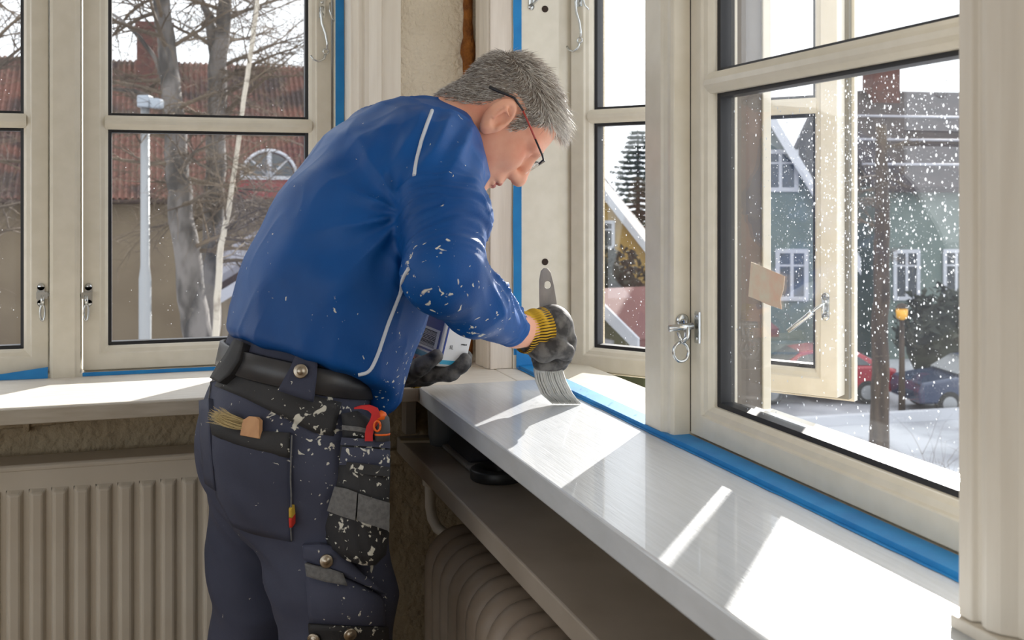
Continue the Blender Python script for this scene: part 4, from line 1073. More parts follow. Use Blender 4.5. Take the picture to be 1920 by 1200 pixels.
cufft = np.clip(1 - np.abs(t_fo - 0.93) / 0.16, 0, 1) * arm
disp += cufft * 0.0035 * (fold(t_fo * 42 + nz4 * 1.2, 1.0) - 0.4)
body = 1 - arm
hem_d = -((SV - HEM[0]) @ HEM_N)
low = np.clip(1 - hem_d / 0.16, 0, 1) * body
rfront = np.clip(((SV - V3(at(640, 640, 1.8))) @ V3(FR)) / 0.15, 0, 1)
disp += low * 0.0110 * (fold(((SV @ V3(RVEC)) * 46 + nz1 * 1.6), 1.5) - 0.4) * (0.25 + rfront)
# drag lines from the armpit across flank and back
arx, arz = (SV - V3(at(775, 400, 1.85))) @ V3(RVEC), (SV - V3(at(775, 400, 1.85)))[:, 2]
pit = np.clip(1 - np.hypot(arx, arz) / 0.24, 0, 1) * body
disp += pit * 0.0120 * (fold(np.arctan2(arz, arx) * 5.5 + nz3 * 0.8, 1.2) - 0.4)
disp += body * 0.0050 * nz3 + 0.0022 * nz2
# gather under the shoulder
shd = np.clip(1 - np.linalg.norm(SV - V3(SH_R), axis=1) / 0.13, 0, 1)
disp += shd * 0.020 * (fold((SV @ V3(RVEC + Z * -0.5)) * 60 + nz1 * 1.2, 1.4) - 0.4)
def ridged(P, u, su, sv, seed):
    """Ridges running along direction u: noise squeezed across it."""
    u = V3(u) / np.linalg.norm(V3(u)); a = P @ u; q = P - a[:, None] * u
    return (1 - np.abs(vnoise(q * sv + a[:, None] * u * su, 1.0, seed))) ** 3
arm_dir = np.array(UA - SH_R)
disp += (0.35 * body + 0.8 * arm) * 0.0060 * (ridged(SV, Z * 0.5 + RVEC * 0.85, 6, 24, 21) - 0.35) * np.clip(0.25 + shd * 2 + pit + up + low * 0.8, 0, 1)
disp += body * 0.0055 * (ridged(SV, Z * 0.9 - RVEC * 0.35, 5, 16, 33) - 0.35) * np.clip(rfront + 0.35, 0, 1)
SV2 = SV + SN * disp[:, None]

# trousers
PEL_AX = Z * math.cos(0.22) + FR * math.sin(0.22)
WA = at(560, 690, 1.885)
def tst(p, ax, a, b): return station(p, ax, a, b)
PEL = [tst(WA + PEL_AX * 0.08, PEL_AX, 0.150, 0.105), tst(WA + PEL_AX * 0.035, PEL_AX, 0.158, 0.112), tst(WA, PEL_AX, 0.160, 0.116), tst(at(548, 760, 1.89), PEL_AX, 0.170, 0.128), tst(at(545, 840, 1.90), Z, 0.176, 0.134), tst(at(552, 900, 1.90), Z, 0.165, 0.118)]
HIP_R, KN_R = at(600, 880, 1.825), at(642, 1285, 1.80); AN_R = Vector((KN_R.x - 0.02, KN_R.y + 0.01, 0.10))
HIP_L, KN_L = at(488, 890, 1.985), at(478, 1285, 2.01); AN_L = Vector((KN_L.x - 0.03, KN_L.y + 0.02, 0.10))
def trousers_f(P):
    d = chain(P, PEL, 0.03)
    d = smin(d, ell(P, at(452, 835, 1.955), (RVEC, FVEC, Z), (0.076, 0.095, 0.115)), 0.05)
    d = smin(d, ell(P, at(520, 850, 1.80), (RVEC, FVEC, Z), (0.09, 0.075, 0.12)), 0.05)
    r = smin(cone(P, HIP_R, at(622, 1080, 1.815), 0.112, 0.098), cone(P, at(622, 1080, 1.815), KN_R, 0.098, 0.092), 0.02)
    r = smin(r, cone(P, KN_R, AN_R, 0.092, 0.085), 0.02)
    l = smin(cone(P, HIP_L, at(481, 1080, 2.0), 0.098, 0.084), cone(P, at(481, 1080, 2.0), KN_L, 0.084, 0.085), 0.02)
    l = smin(l, cone(P, KN_L, AN_L, 0.085, 0.08), 0.02)
    d = smin(smin(d, r, 0.03), l, 0.02)
    d = smax(d, (P - V3(WA)) @ V3(PEL_AX) - 0.075, 0.004)
    return smax(d, 0.035 - P[:, 2], 0.01)
lo, hi = bounds([WA, KN_R, KN_L, AN_R, AN_L, HIP_R, HIP_L], 0.2); lo[2] = 0.0; hi[2] = 1.12
TV, TQ = surface(trousers_f, lo, hi, 0.0055)
TV = smooth_verts(TV, TQ, 1, 0.4); TN = vnormals(TV, TQ)
n1, n2 = vnoise(TV, 6, 5), vnoise(TV, 17, 6)
legm = np.clip((0.86 - TV[:, 2]) / 0.15, 0, 1)
disp = 0.006 * n1 + 0.003 * n2 + legm * 0.013 * (fold(TV[:, 2] * 17 + n1 * 2.2 + (TV @ V3(RVEC)) * 9, 1.3) - 0.4)
crot = np.clip(1 - np.linalg.norm(TV - V3(at(500, 960, 1.85)), axis=1) / 0.2, 0, 1)
disp += crot * 0.013 * (fold((TV @ V3(Z + RVEC * 0.8)) * 55 + n1 * 1.5, 1.3) - 0.4)
TV2 = TV + TN * disp[:, None]

# ---------------------------------------------------------------- cloth materials with dried paint
def splat_mat(name, col, col2, rough, spots, paint=rgb(214, 212, 200), nscale=6, weave=0.0, amount=0.5, sheen=0.0, fine=95, thr=0.66):
    """Cloth with dried paint: noise flecks, dense near the given spots (point, radius)."""
    m, nt, N, L, bs = nodes_of(name)
    tc = N.new('ShaderNodeTexCoord')
    n0 = N.new('ShaderNodeTexNoise'); n0.inputs['Scale'].default_value = nscale; n0.inputs['Detail'].default_value = 5; L.new(tc.outputs['Object'], n0.inputs[0])
    r0 = N.new('ShaderNodeValToRGB'); r0.color_ramp.elements[0].position = 0.38; r0.color_ramp.elements[1].position = 0.64
    r0.color_ramp.elements[0].color = (*col, 1); r0.color_ramp.elements[1].color = (*col2, 1); L.new(n0.outputs[0], r0.inputs[0])
    acc = None
    for p, rad, w in spots:
        vd = N.new('ShaderNodeVectorMath'); vd.operation = 'DISTANCE'; L.new(tc.outputs['Object'], vd.inputs[0]); vd.inputs[1].default_value = p
        mr = N.new('ShaderNodeMapRange'); mr.inputs[1].default_value = rad; mr.inputs[2].default_value = rad * 0.25; mr.inputs[3].default_value = 0; mr.inputs[4].default_value = w
        L.new(vd.outputs['Value'], mr.inputs[0])
        if acc is None: acc = mr.outputs[0]
        else:
            mx = N.new('ShaderNodeMath'); mx.operation = 'MAXIMUM'; L.new(acc, mx.inputs[0]); L.new(mr.outputs[0], mx.inputs[1]); acc = mx.outputs[0]
    def fleck(scale, det, t0, gain, seed):
        mp = N.new('ShaderNodeMapping'); mp.inputs['Location'].default_value = (seed, seed * 0.7, seed * 1.3); L.new(tc.outputs['Object'], mp.inputs[0])
        nn = N.new('ShaderNodeTexNoise'); nn.inputs['Scale'].default_value = scale; nn.inputs['Detail'].default_value = det; nn.inputs['Distortion'].default_value = 0.6; L.new(mp.outputs[0], nn.inputs[0])
        ad = N.new('ShaderNodeMath'); ad.operation = 'MULTIPLY_ADD'; ad.inputs[1].default_value = gain; L.new(acc, ad.inputs[0]); L.new(nn.outputs[0], ad.inputs[2])
        ss = N.new('ShaderNodeMapRange'); ss.inputs[1].default_value = t0; ss.inputs[2].default_value = t0 + 0.03; L.new(ad.outputs[0], ss.inputs[0])
        return ss.outputs[0]
    a = fleck(40, 3, thr + 0.12, 0.17 * amount * 2, 3.1); b = fleck(fine, 2, thr + 0.09, 0.14 * amount * 2, 8.4)
    mx = N.new('ShaderNodeMath'); mx.operation = 'MAXIMUM'; L.new(a, mx.inputs[0]); L.new(b, mx.inputs[1])
    mc = N.new('ShaderNodeMix'); mc.data_type = 'RGBA'; L.new(mx.outputs[0], mc.inputs['Factor']); L.new(r0.outputs[0], mc.inputs['A']); mc.inputs['B'].default_value = (*paint, 1)
    L.new(mc.outputs['Result'], bs.inputs['Base Color'])
    bs.inputs['Roughness'].default_value = rough
    if sheen: bs.inputs['Sheen Weight'].default_value = sheen; bs.inputs['Sheen Roughness'].default_value = 0.4
    if weave:
        wv = N.new('ShaderNodeTexNoise'); wv.inputs['Scale'].default_value = 420; L.new(tc.outputs['Object'], wv.inputs[0])
        bp = N.new('ShaderNodeBump'); bp.inputs['Strength'].default_value = weave; bp.inputs['Distance'].default_value = 0.002
        ad = N.new('ShaderNodeMath'); ad.operation = 'ADD'; L.new(wv.outputs[0], ad.inputs[0]); L.new(mx.outputs[0], ad.inputs[1])
        L.new(ad.outputs[0], bp.inputs['Height']); L.new(bp.outputs[0], bs.inputs['Normal'])
    return m
C = {}
C['shirt'] = splat_mat('blue jersey', rgb(2, 80, 152), rgb(1, 68, 134), 0.5,
    [(at(820, 545, 1.63), 0.13, 0.72), (at(785, 490, 1.66), 0.05, 1.0), (at(905, 600, 1.74), 0.12, 0.66), (at(735, 690, 1.80), 0.12, 0.66), (at(630, 580, 1.74), 0.06, 0.8), (at(850, 340, 1.75), 0.05, 0.5), (at(860, 640, 1.75), 0.10, 0.7)],
    weave=0.12, amount=0.5)
C['shirt'].node_tree.nodes['Principled BSDF'].inputs['Specular IOR Level'].default_value = 0.3
C['trousers'] = splat_mat('navy work cloth', rgb(66, 70, 90), rgb(54, 58, 77), 0.8,
    [(at(590, 800, 1.74), 0.13, 1.0), (at(690, 900, 1.72), 0.15, 0.9), (at(500, 1130, 1.85), 0.07, 0.8), (at(700, 1110, 1.72), 0.10, 0.8), (at(560, 830, 1.75), 0.07, 1.0)], weave=0.2, amount=0.5)
C['black_cloth'] = splat_mat('black reinforced cloth', rgb(36, 36, 39), rgb(48, 48, 50), 0.7,
    [(at(590, 780, 1.74), 0.12, 1.0), (at(690, 990, 1.70), 0.16, 1.0), (at(700, 870, 1.70), 0.13, 1.0), (at(500, 850, 1.77), 0.08, 0.6), (at(700, 1180, 1.70), 0.12, 0.9)], weave=0.2, amount=0.46)
C['webbing'] = mat('grey webbing', rgb(116, 116, 116), 0.85, col2=rgb(98, 98, 98), nscale=160, bump=0.5, bscale=420, bdist=0.002)
C['belt'] = mat('worn black leather', rgb(44, 44, 47), 0.38, col2=rgb(62, 62, 65), nscale=9, bump=0.15, bscale=60, bdist=0.002)
C['pipe'] = mat('pale grey piping', rgb(206, 212, 220), 0.6)
C['skin'] = mat('skin', rgb(236, 180, 152), 0.5, col2=rgb(224, 150, 124), nscale=14, lo=0.38, hi=0.68, bump=0.12, bscale=140, bdist=0.002)
C['lip'] = mat('lips', rgb(188, 108, 96), 0.45)
C['brass'] = mat('old metal stud', (0.42, 0.37, 0.30), 0.35, metal=1.0)
_sk = C['skin'].node_tree.nodes['Principled BSDF']; _sk.inputs['Subsurface Weight'].default_value = 0.12; _sk.inputs['Subsurface Radius'].default_value = (0.012, 0.005, 0.003); _sk.inputs['Subsurface Scale'].default_value = 0.5

# ---------------------------------------------------------------- head
TH_H, PI_H = math.radians(83), math.radians(57)
fh = RVEC * math.sin(TH_H) + FVEC * math.cos(TH_H)
HF = (fh * math.cos(PI_H) - Z * math.sin(PI_H)).normalized()
HR = (RVEC * math.cos(TH_H) - FVEC * math.sin(TH_H)).normalized()
HU = (fh * math.sin(PI_H) + Z * math.cos(PI_H)).normalized()
HL = -HR
HO = at(932, 224, 1.955) - HR * 0.076
def hd(x, y, z): return HO + HF * x + HL * y + HU * z
def hloc(P):
    q = P - V3(HO); return np.stack([q @ V3(HF), q @ V3(HL), q @ V3(HU)], 1)
E3 = ((1, 0, 0), (0, 1, 0), (0, 0, 1))
NECK0, NECK1 = hd(-0.038, 0, -0.045), at(800, 285, 2.005)
def head_f(P):
    L_ = hloc(P); S = L_.copy(); S[:, 1] = np.abs(S[:, 1])
    d = ell(L_, (-0.010, 0, 0.046), E3, (0.098, 0.074, 0.086))
    d = smin(d, ell(L_, (0.034, 0, 0.010), E3, (0.058, 0.062, 0.090)), 0.03)
    d = smin(d, ell(L_, (0.040, 0, -0.052), E3, (0.052, 0.055, 0.046)), 0.03)
    d = smin(d, ell(S, (0.008, 0.052, -0.045), E3, (0.036, 0.016, 0.036)), 0.03)
    d = smin(d, ell(L_, (0.080, 0, -0.088), E3, (0.020, 0.026, 0.019)), 0.022)
    d = smin(d, ell(S, (0.066, 0.036, -0.010), E3, (0.024, 0.022, 0.024)), 0.02)
    d = smin(d, cone(S, (0.088, 0.010, 0.036), (0.076, 0.046, 0.034), 0.010, 0.009), 0.014)
    d = smax(d, -ell(S, (0.106, 0.031, 0.016), E3, (0.020, 0.020, 0.014)), 0.012)
    d = smin(d, ell(S, (0.076, 0.031, 0.016), E3, (0.0135, 0.016, 0.013)), 0.004)
    d = smin(d, cone(L_, (0.092, 0, 0.028), (0.113, 0, -0.010), 0.0085, 0.0115), 0.010)
    d = smin(d, ell(L_, (0.113, 0, -0.018), E3, (0.0155, 0.0145, 0.013)), 0.008)
    d = smin(d, ell(S, (0.101, 0.0125, -0.022), E3, (0.013, 0.0085, 0.0095)), 0.006)
    d = smax(d, -ell(S, (0.106, 0.0075, -0.032), E3, (0.006, 0.004, 0.005)), 0.004)
    d = smin(d, ell(L_, (0.088, 0, -0.047), E3, (0.016, 0.026, 0.013)), 0.012)
    d = smin(d, ell(L_, (0.0985, 0, -0.0515), E3, (0.0075, 0.021, 0.0055)), 0.005)
    d = smin(d, ell(L_, (0.0955, 0, -0.0630), E3, (0.0080, 0.020, 0.0065)), 0.005)
    d = smax(d, -ell(L_, (0.104, 0, -0.0570), E3, (0.010, 0.026, 0.0013)), 0.003)
    d = smin(d, cone(P, NECK0, NECK1, 0.060, 0.068), 0.030)
    d = smin(d, cone(P, hd(0.02, 0, -0.075), at(838, 300, 2.01), 0.036, 0.045), 0.03)
    # creases at the nape
    tn = seg_t(P, NECK0, NECK1)
    d = d + 0.0012 * np.sin(tn * 34 + L_[:, 0] * 70) * np.clip(1 - np.abs(tn - 0.45) * 2, 0, 1) * np.clip((-0.005 - L_[:, 0]) / 0.03, 0, 1)
    # ears: rim, concha, lobe
    ea = ((0.93, 0, -0.30), (0, 1, 0), (-0.30, 0, -0.95))
    EA = ((0.985, 0.05, 0.17), (-0.05, 0.998, 0.0), (-0.17, 0.0, 0.985))
    e = ell(S, (-0.004, 0.0800, 0.006), EA, (0.0230, 0.0105, 0.040))
    e = smax(e, -ell(S, (0.0015, 0.0930, 0.010), EA, (0.0160, 0.0135, 0.0290)), 0.0018)
    e = smin(e, cone(S, (-0.008, 0.0865, 0.024), (-0.007, 0.0870, -0.004), 0.0030, 0.0034), 0.003)
    e = smin(e, cone(S, (-0.008, 0.0865, 0.022), (0.006, 0.0860, 0.020), 0.0026, 0.0022), 0.003)
    e = smax(e, -ell(S, (0.0055, 0.0885, -0.003), E3, (0.0065, 0.0085, 0.0085)), 0.002)
    e = smin(e, ell(S, (0.001, 0.0835, -0.027), E3, (0.0085, 0.0055, 0.0095)), 0.005)
    e = smin(e, ell(S, (0.0135, 0.0815, -0.006), E3, (0.0045, 0.006, 0.008)), 0.003)
    return smin(d, e, 0.004)
lo, hi = bounds([HO, NECK1, hd(0.12, 0, 0), hd(0, 0, 0.13), hd(-0.1, 0, 0.04), hd(0.09, 0, -0.1), hd(0, -0.095, 0.05), hd(0, 0.095, 0.05)], 0.075)
HV, HQ = surface(head_f, lo, hi, 0.0026)
hl = hloc(HV)
# wrist and a plain body core inside the clothes
def core_f(P):
    d = chain(P, [(c, l, f, a - 0.03, b - 0.03) for c, l, f, a, b in TORSO[:-1]], 0.04)
    d = smin(d, cone(P, NECK1, TORSO[4][0], 0.05, 0.08), 0.05)
    d = smin(d, trousers_f(P) + 0.022, 0.03)
    d = smin(d, cone(P, SH_R, EL_R, 0.05, 0.040), 0.03); d = smin(d, cone(P, SH_L, EL_L, 0.05, 0.040), 0.03)
    return smin(d, cone(P, EL_L, WR_L, 0.040, 0.026), 0.02)
lo, hi = bounds([SH_R, EL_R, SH_L, EL_L, WR_L, AN_R, AN_L, TORSO[0][0]], 0.16); lo[2] = 0.02
BV, BQ = surface(core_f, lo, hi, 0.016)
HAND_R = at(1012, 622, 1.935)
def wrist_f(P): return smin(cone(P, EL_R, WR_R, 0.042, 0.029), cone(P, WR_R, HAND_R, 0.029, 0.028), 0.01)
lo, hi = bounds([EL_R, WR_R, HAND_R], 0.06); WV, WQ = surface(wrist_f, lo, hi, 0.004)
allV = np.concatenate([HV, BV, WV]); allQ = np.concatenate([HQ, BQ + len(HV), WQ + len(HV) + len(BV)])
pm = npmesh('person', allV, allQ); pm.materials.append(C['skin']); pm.materials.append(C['lip'])
lipv = (hl[:, 0] > 0.092) & (np.abs(hl[:, 1]) < 0.021) & (hl[:, 2] < -0.047) & (hl[:, 2] > -0.069)
mi = np.zeros(len(allQ), dtype=np.int32); mi[:len(HQ)] = lipv[HQ].all(1)
pm.polygons.foreach_set('material_index', mi)
PB = Vector((WA.x, WA.y, 0.0))
pm.transform(Matrix.Translation(-PB))
man = link('person', pm); man.location = PB; BASE[man] = PB
tag(man, 'man in blue jersey and navy work trousers bending over the sill with a brush', 'person')
shirt = part('shirt', npmesh('shirt', SV2, SQ), C['shirt'], man, recalc=False, label='blue long-sleeved jersey flecked with white paint')
trous = part('trousers', npmesh('trousers', TV2, TQ), C['trousers'], man, recalc=False, label='navy work trousers stained with paint')

# ---------------------------------------------------------------- laying seams and pockets onto the cloth
def hit(px, py, V, N_, d0=1.3, d1=2.4, tree_={}):
    from mathutils.bvhtree import BVHTree
    key = id(V)
    if key not in tree_: tree_[key] = BVHTree.FromPolygons(V.tolist(), (SQ if V is SV2 else TQ).tolist())
    o = Vector((0, 0, CZ)); dv = (at(px, py, 1.0) - o).normalized()
    loc, nrm, i, dist = tree_[key].ray_cast(o, dv)
    if loc is None:
        loc, nrm, i, dist = tree_[key].find_nearest(at(px, py, 1.85))
    if nrm.dot(dv) > 0: nrm = -nrm
    return loc, nrm
def resample(row, n):
    row = [Vector((p[0], p[1], 0)) for p in row]
    ln_ = [0]
    for a, b in zip(row[:-1], row[1:]): ln_.append(ln_[-1] + (b - a).length)
    out = []
    for i in range(n):
        s = ln_[-1] * i / (n - 1); k = 0
        while k < len(row) - 2 and ln_[k + 1] < s: k += 1
        f = (s - ln_[k]) / max(ln_[k + 1] - ln_[k], 1e-6); out.append(row[k].lerp(row[k + 1], f))
    return out
def patch(name, rows, thick, m, parent, nu=14, nv=None, bulge=0.0, V=None, sub=None, label=None, edge=0.3):
    """Cloth piece laid on the body: rows of pixel outlines from top to bottom, with thickness and bulge."""
    V = TV2 if V is None else V
    rs_ = [resample(r_, nu) for r_ in rows]; nv = nv or max(2, 4 * (len(rows) - 1) + 1); grid = []
    for j in range(nv):
        f = j / (nv - 1) * (len(rs_) - 1); k = min(int(f), len(rs_) - 2); f -= k
        grid.append([rs_[k][i].lerp(rs_[k + 1][i], f) for i in range(nu)])
    base, nor = [], []
    for g in grid:
        for p in g:
            l_, n_ = hit(p.x, p.y, V, None); base.append(l_); nor.append(n_)
    mb = MB(); top, bot = [], []
    nm = [Vector((0, 0, 0)) for _ in nor]
    for j in range(nv):
        for i in range(nu):
            s = Vector((0, 0, 0))
            for dj in (-2, -1, 0, 1, 2):
                for di in (-2, -1, 0, 1, 2):
                    if 0 <= j + dj < nv and 0 <= i + di < nu: s += nor[(j + dj) * nu + i + di]
            nm[j * nu + i] = s.normalized()
    for j in range(nv):
        for i in range(nu):
            q = j * nu + i; u, v = i / (nu - 1), j / (nv - 1)
            h = thick + bulge * min(1, 4 * u * (1 - u) * 1.2) * min(1, 4 * v * (1 - v) * 1.2)
            top.append(base[q] + nm[q] * h); bot.append(base[q] - nm[q] * 0.004)
    n = nu * nv
    f = [(j * nu + i, j * nu + i + 1, (j + 1) * nu + i + 1, (j + 1) * nu + i) for j in range(nv - 1) for i in range(nu - 1)]
    mb.add(top + bot, f + [tuple(n + k for k in reversed(q)) for q in f], 0, True)
    rim = [i for i in range(nu)] + [j * nu + nu - 1 for j in range(1, nv)] + [(nv - 1) * nu + i for i in range(nu - 2, -1, -1)] + [j * nu for j in range(nv - 2, 0, -1)]
    mb2 = [(rim[i], rim[(i + 1) % len(rim)], n + rim[(i + 1) % len(rim)], n + rim[i]) for i in range(len(rim))]
    b0 = 0
    for q in mb2: mb.f.append(q); mb.m.append(0); mb.sm.append(False)
    return part(name, mb, m, parent, label=label)
def seam(name, px, rad, m, parent, V, lift=0.001, n=40, flat=0.5):
    pts = [];
    for p in resample(px, n):
        l_, n_ = hit(p.x, p.y, V, None); pts.append(l_ + n_ * lift)
    for _ in range(2): pts = [pts[0]] + [(pts[i - 1] + pts[i] * 2 + pts[i + 1]) / 4 for i in range(1, n - 1)] + [pts[-1]]
    return part(name, MB().tube(pts, rad, 6), m, parent)
seam('piping', [(810, 208), (800, 235), (790, 265), (782, 300), (777, 330)], 0.0032, C['pipe'], shirt, SV2)
seam('piping', [(768, 503), (757, 520), (752, 545), (740, 575), (728, 605), (718, 635), (708, 665), (698, 688), (690, 699), (672, 702)], 0.0032, C['pipe'], shirt, SV2)
def stud(px, py, r, parent, V=None, off=0.004):
    l_, n_ = hit(px, py, TV2 if V is None else V, None)
    return part('stud', MB().lathe(l_ + n_ * off, n_, [(r, 0), (r, 0.002), (r * 0.85, 0.0035), (r * 0.55, 0.0022), (r * 0.5, 0.004), (0, 0.0045)], 20), C['brass'], parent)

# belt around the waist
WN = 72; bt, bb = [], []
from mathutils.bvhtree import BVHTree
tb = BVHTree.FromPolygons(TV2.tolist(), TQ.tolist())
rim_pts = []
for i in range(WN):
    w = 2 * math.pi * i / WN; dv = RT * math.cos(w) + (PEL_AX.cross(RT)).normalized() * math.sin(w)
    rr_ = []
    for z_ in (-0.026, 0.0, 0.022):
        c_ = WA + PEL_AX * z_; l_, n_, k, ds = tb.ray_cast(c_ + dv * 0.4, -dv)
        rr_.append((l_ - c_).length if l_ is not None else 0.14)
    rim_pts.append((dv, max(rr_)))
bl = MB(); vv = []
for dv, r_ in rim_pts:
    for z_, o_ in ((-0.023, 0.002), (-0.021, 0.0065), (0.018, 0.0065), (0.020, 0.002)):
        vv.append(WA + PEL_AX * z_ + dv * (r_ + o_))
bl.add(vv, [(i * 4 + j, i * 4 + (j + 1) % 4, ((i + 1) % WN) * 4 + (j + 1) % 4, ((i + 1) % WN) * 4 + j) for i in range(WN) for j in range(4)], 0, True)
belt = part('belt', bl, C['belt'], man, label='wide worn black leather belt')

# waistband panel, loops, pockets
patch('waist_panel', [[(420, 694), (470, 708), (530, 724), (590, 742), (640, 754)], [(404, 724), (460, 747), (530, 782), (590, 812), (625, 818)]], 0.002, C['black_cloth'], trous, nu=20)
patch('belt_loop', [[(452, 640), (470, 648)], [(436, 668), (462, 680)], [(420, 690), (446, 706)], [(408, 712), (426, 722)]], 0.014, C['black_cloth'], trous, nu=5)
lp_ = patch('belt_loop', [[(560, 664), (596, 676)], [(548, 692), (594, 708)], [(526, 732), (588, 752)]], 0.016, C['trousers'], trous, nu=8)
stud(568, 697, 0.0115, trous, off=0.020)
patch('back_pocket', [[(400, 778), (440, 800), (490, 812), (545, 812)], [(398, 850), (450, 870), (500, 875), (546, 872)], [(410, 930), (450, 935), (500, 940), (548, 935)], [(440, 985), (470, 996), (510, 1006), (548, 1014)]], 0.005, C['trousers'], trous, nu=18, bulge=0.008)
patch('pocket_facing', [[(398, 775), (440, 797), (490, 808), (545, 811)], [(406, 815), (440, 832), (490, 848), (545, 858)]], 0.0085, C['black_cloth'], trous, nu=18, bulge=0.005)
patch('back_pocket', [[(381, 752), (400, 748)], [(384, 830), (404, 830)], [(392, 905), (412, 918)]], 0.008, C['trousers'], trous, nu=6)

# tool pocket hanging at his right hip
def depth_of(p): return p.x * SA + p.y * CA
d_top, d_bot = depth_of(hit(668, 830, TV2, None)[0]), depth_of(hit(668, 1040, TV2, None)[0])
def bag(name, rows, lift, thick, m, nu=12, nv=None, puff=0.0, rough=0.0):
    """Hanging pouch or strap: a curved slab standing off the hip by lift metres, rows of outline from top to bottom."""
    rs_ = [resample(r_, nu) for r_ in rows]; nv = nv or 4 * (len(rows) - 1) + 1; F_, B_ = [], []
    for j in range(nv):
        f = j / (nv - 1) * (len(rs_) - 1); k = min(int(f), len(rs_) - 2); f -= k
        for i in range(nu):
            p = rs_[k][i].lerp(rs_[k + 1][i], f); u, v = i / (nu - 1), j / (nv - 1)
            t = (p.y - 830) / 210; d0 = d_top + (d_bot - d_top) * t
            x = (p.x - 668) / 66.0
            d = d0 - lift - 0.016 + 0.020 * max(0, x) ** 2 + 0.012 * max(0, -x) ** 2 - puff * (1 - (2 * u - 1) ** 4) * (1 - (2 * v - 1) ** 4)
            d += rough * math.sin(p.x * 0.33 + p.y * 0.11) * math.sin(p.y * 0.16 + p.x * 0.07)
            F_.append(at(p.x, p.y, d)); B_.append(at(p.x, p.y, d + thick))
    n = nu * nv; mb = MB()
    f = [(j * nu + i, j * nu + i + 1, (j + 1) * nu + i + 1, (j + 1) * nu + i) for j in range(nv - 1) for i in range(nu - 1)]
    rim = [i for i in range(nu)] + [j * nu + nu - 1 for j in range(1, nv)] + [(nv - 1) * nu + i for i in range(nu - 2, -1, -1)] + [j * nu for j in range(nv - 2, 0, -1)]
    mb.add(F_ + B_, f + [tuple(n + k for k in reversed(q)) for q in f] + [(rim[i], rim[(i + 1) % len(rim)], n + rim[(i + 1) % len(rim)], n + rim[i]) for i in range(len(rim))], 0, True)
    o = part(name, mb, m, trous); es = o.modifiers.new('crease', 'EDGE_SPLIT'); es.split_angle = math.radians(50)
    return o
bag('tool_pocket', [[(641, 822), (690, 824), (732, 828)], [(634, 866), (690, 872), (732, 880)], [(624, 914), (690, 928), (730, 942)], [(604, 985), (670, 992), (730, 1002)], [(616, 1028), (670, 1040), (724, 1040)], [(650, 1052), (680, 1060), (704, 1060)]], 0.012, 0.03, C['black_cloth'], nu=18, puff=0.012, rough=0.002)
bag('pocket_front', [[(641, 838), (690, 840), (731, 844)], [(636, 872), (690, 872), (731, 876)]], 0.0225, 0.012, C['trousers'], nu=14, puff=0.003, rough=0.0015)
bag('pocket_hem', [[(640, 820), (690, 823), (732, 827)], [(638, 834), (690, 837), (732, 841)]], 0.024, 0.012, C['trousers'], nu=14)
bag('inner_pocket', [[(650, 866), (690, 870), (730, 876)], [(648, 884), (690, 890), (730, 894)]], 0.0285, 0.01, C['black_cloth'], nu=12)
bag('webbing_strap', [[(627, 912), (650, 916), (670, 924)], [(613, 958), (640, 968), (666, 976)]], 0.0305, 0.008, C['webbing'], nu=8)
bag('webbing_strap', [[(672, 925), (700, 934), (731, 943)], [(669, 976), (700, 986), (730, 996)]], 0.0325, 0.010, C['webbing'], nu=10)
bag('zip_panel', [[(640, 776), (670, 770), (702, 790)], [(642, 800), (672, 802), (710, 812)], [(642, 824), (672, 826), (712, 830)]], 0.008, 0.02, C['black_cloth'], nu=12, puff=0.008)
bag('zip', [[(641, 797), (672, 800), (700, 806)], [(641, 806), (672, 809), (702, 815)]], 0.0185, 0.006, C['webbing'], nu=10)
# thigh pocket with flap
patch('thigh_pocket', [[(571, 1040), (640, 1075), (716, 1122)], [(575, 1100), (650, 1120), (718, 1148)], [(582, 1166), (650, 1172), (720, 1176)]], 0.006, C['trousers'], trous, nu=16, bulge=0.010)
patch('pocket_flap', [[(570, 1018), (600, 1016), (625, 1022)], [(572, 1046), (640, 1078), (716, 1114)]], 0.013, C['trousers'], trous, nu=14, bulge=0.006)
patch('webbing_strap', [[(578, 1052), (610, 1062), (640, 1074)], [(581, 1078), (612, 1090), (648, 1098)]], 0.021, C['webbing'], trous, nu=10)
patch('knee_band', [[(582, 1164), (650, 1168), (720, 1172)], [(586, 1215), (650, 1218), (722, 1220)]], 0.010, C['black_cloth'], trous, nu=14)
for sx, sy, so in ((612, 1046, 0.022), (653, 1181, 0.013), (595, 1190, 0.013)): stud(sx, sy, 0.0105, trous, off=so)
patch('brand_tab', [[(547, 946), (552, 946)], [(548, 962), (554, 963)]], 0.014, mat('yellow woven tab', rgb(206, 170, 60), 0.7), trous, nu=3)
patch('brand_tab', [[(548, 963), (554, 963)], [(549, 981), (554, 981)]], 0.014, mat('red woven tab', rgb(206, 50, 36), 0.7), trous, nu=3)
seam('stitching', [(549, 815), (548, 870), (549, 940), (550, 1010)], 0.0012, C['webbing'], trous, TV2, 0.010)
seam('stitching', [(398, 700), (396, 730), (391, 770)], 0.0012, C['webbing'], trous, TV2, 0.002)

# shirt collar around the neck
nax = (NECK0 - NECK1).normalized(); cc = NECK1.lerp(NECK0, 0.50)
part('collar', MB().lathe(cc, nax, [(0.088, -0.036), (0.0775, 0.002), (0.0745, 0.014), (0.072, 0.016), (0.068, 0.008), (0.066, -0.02)], 40), C['shirt'], shirt)

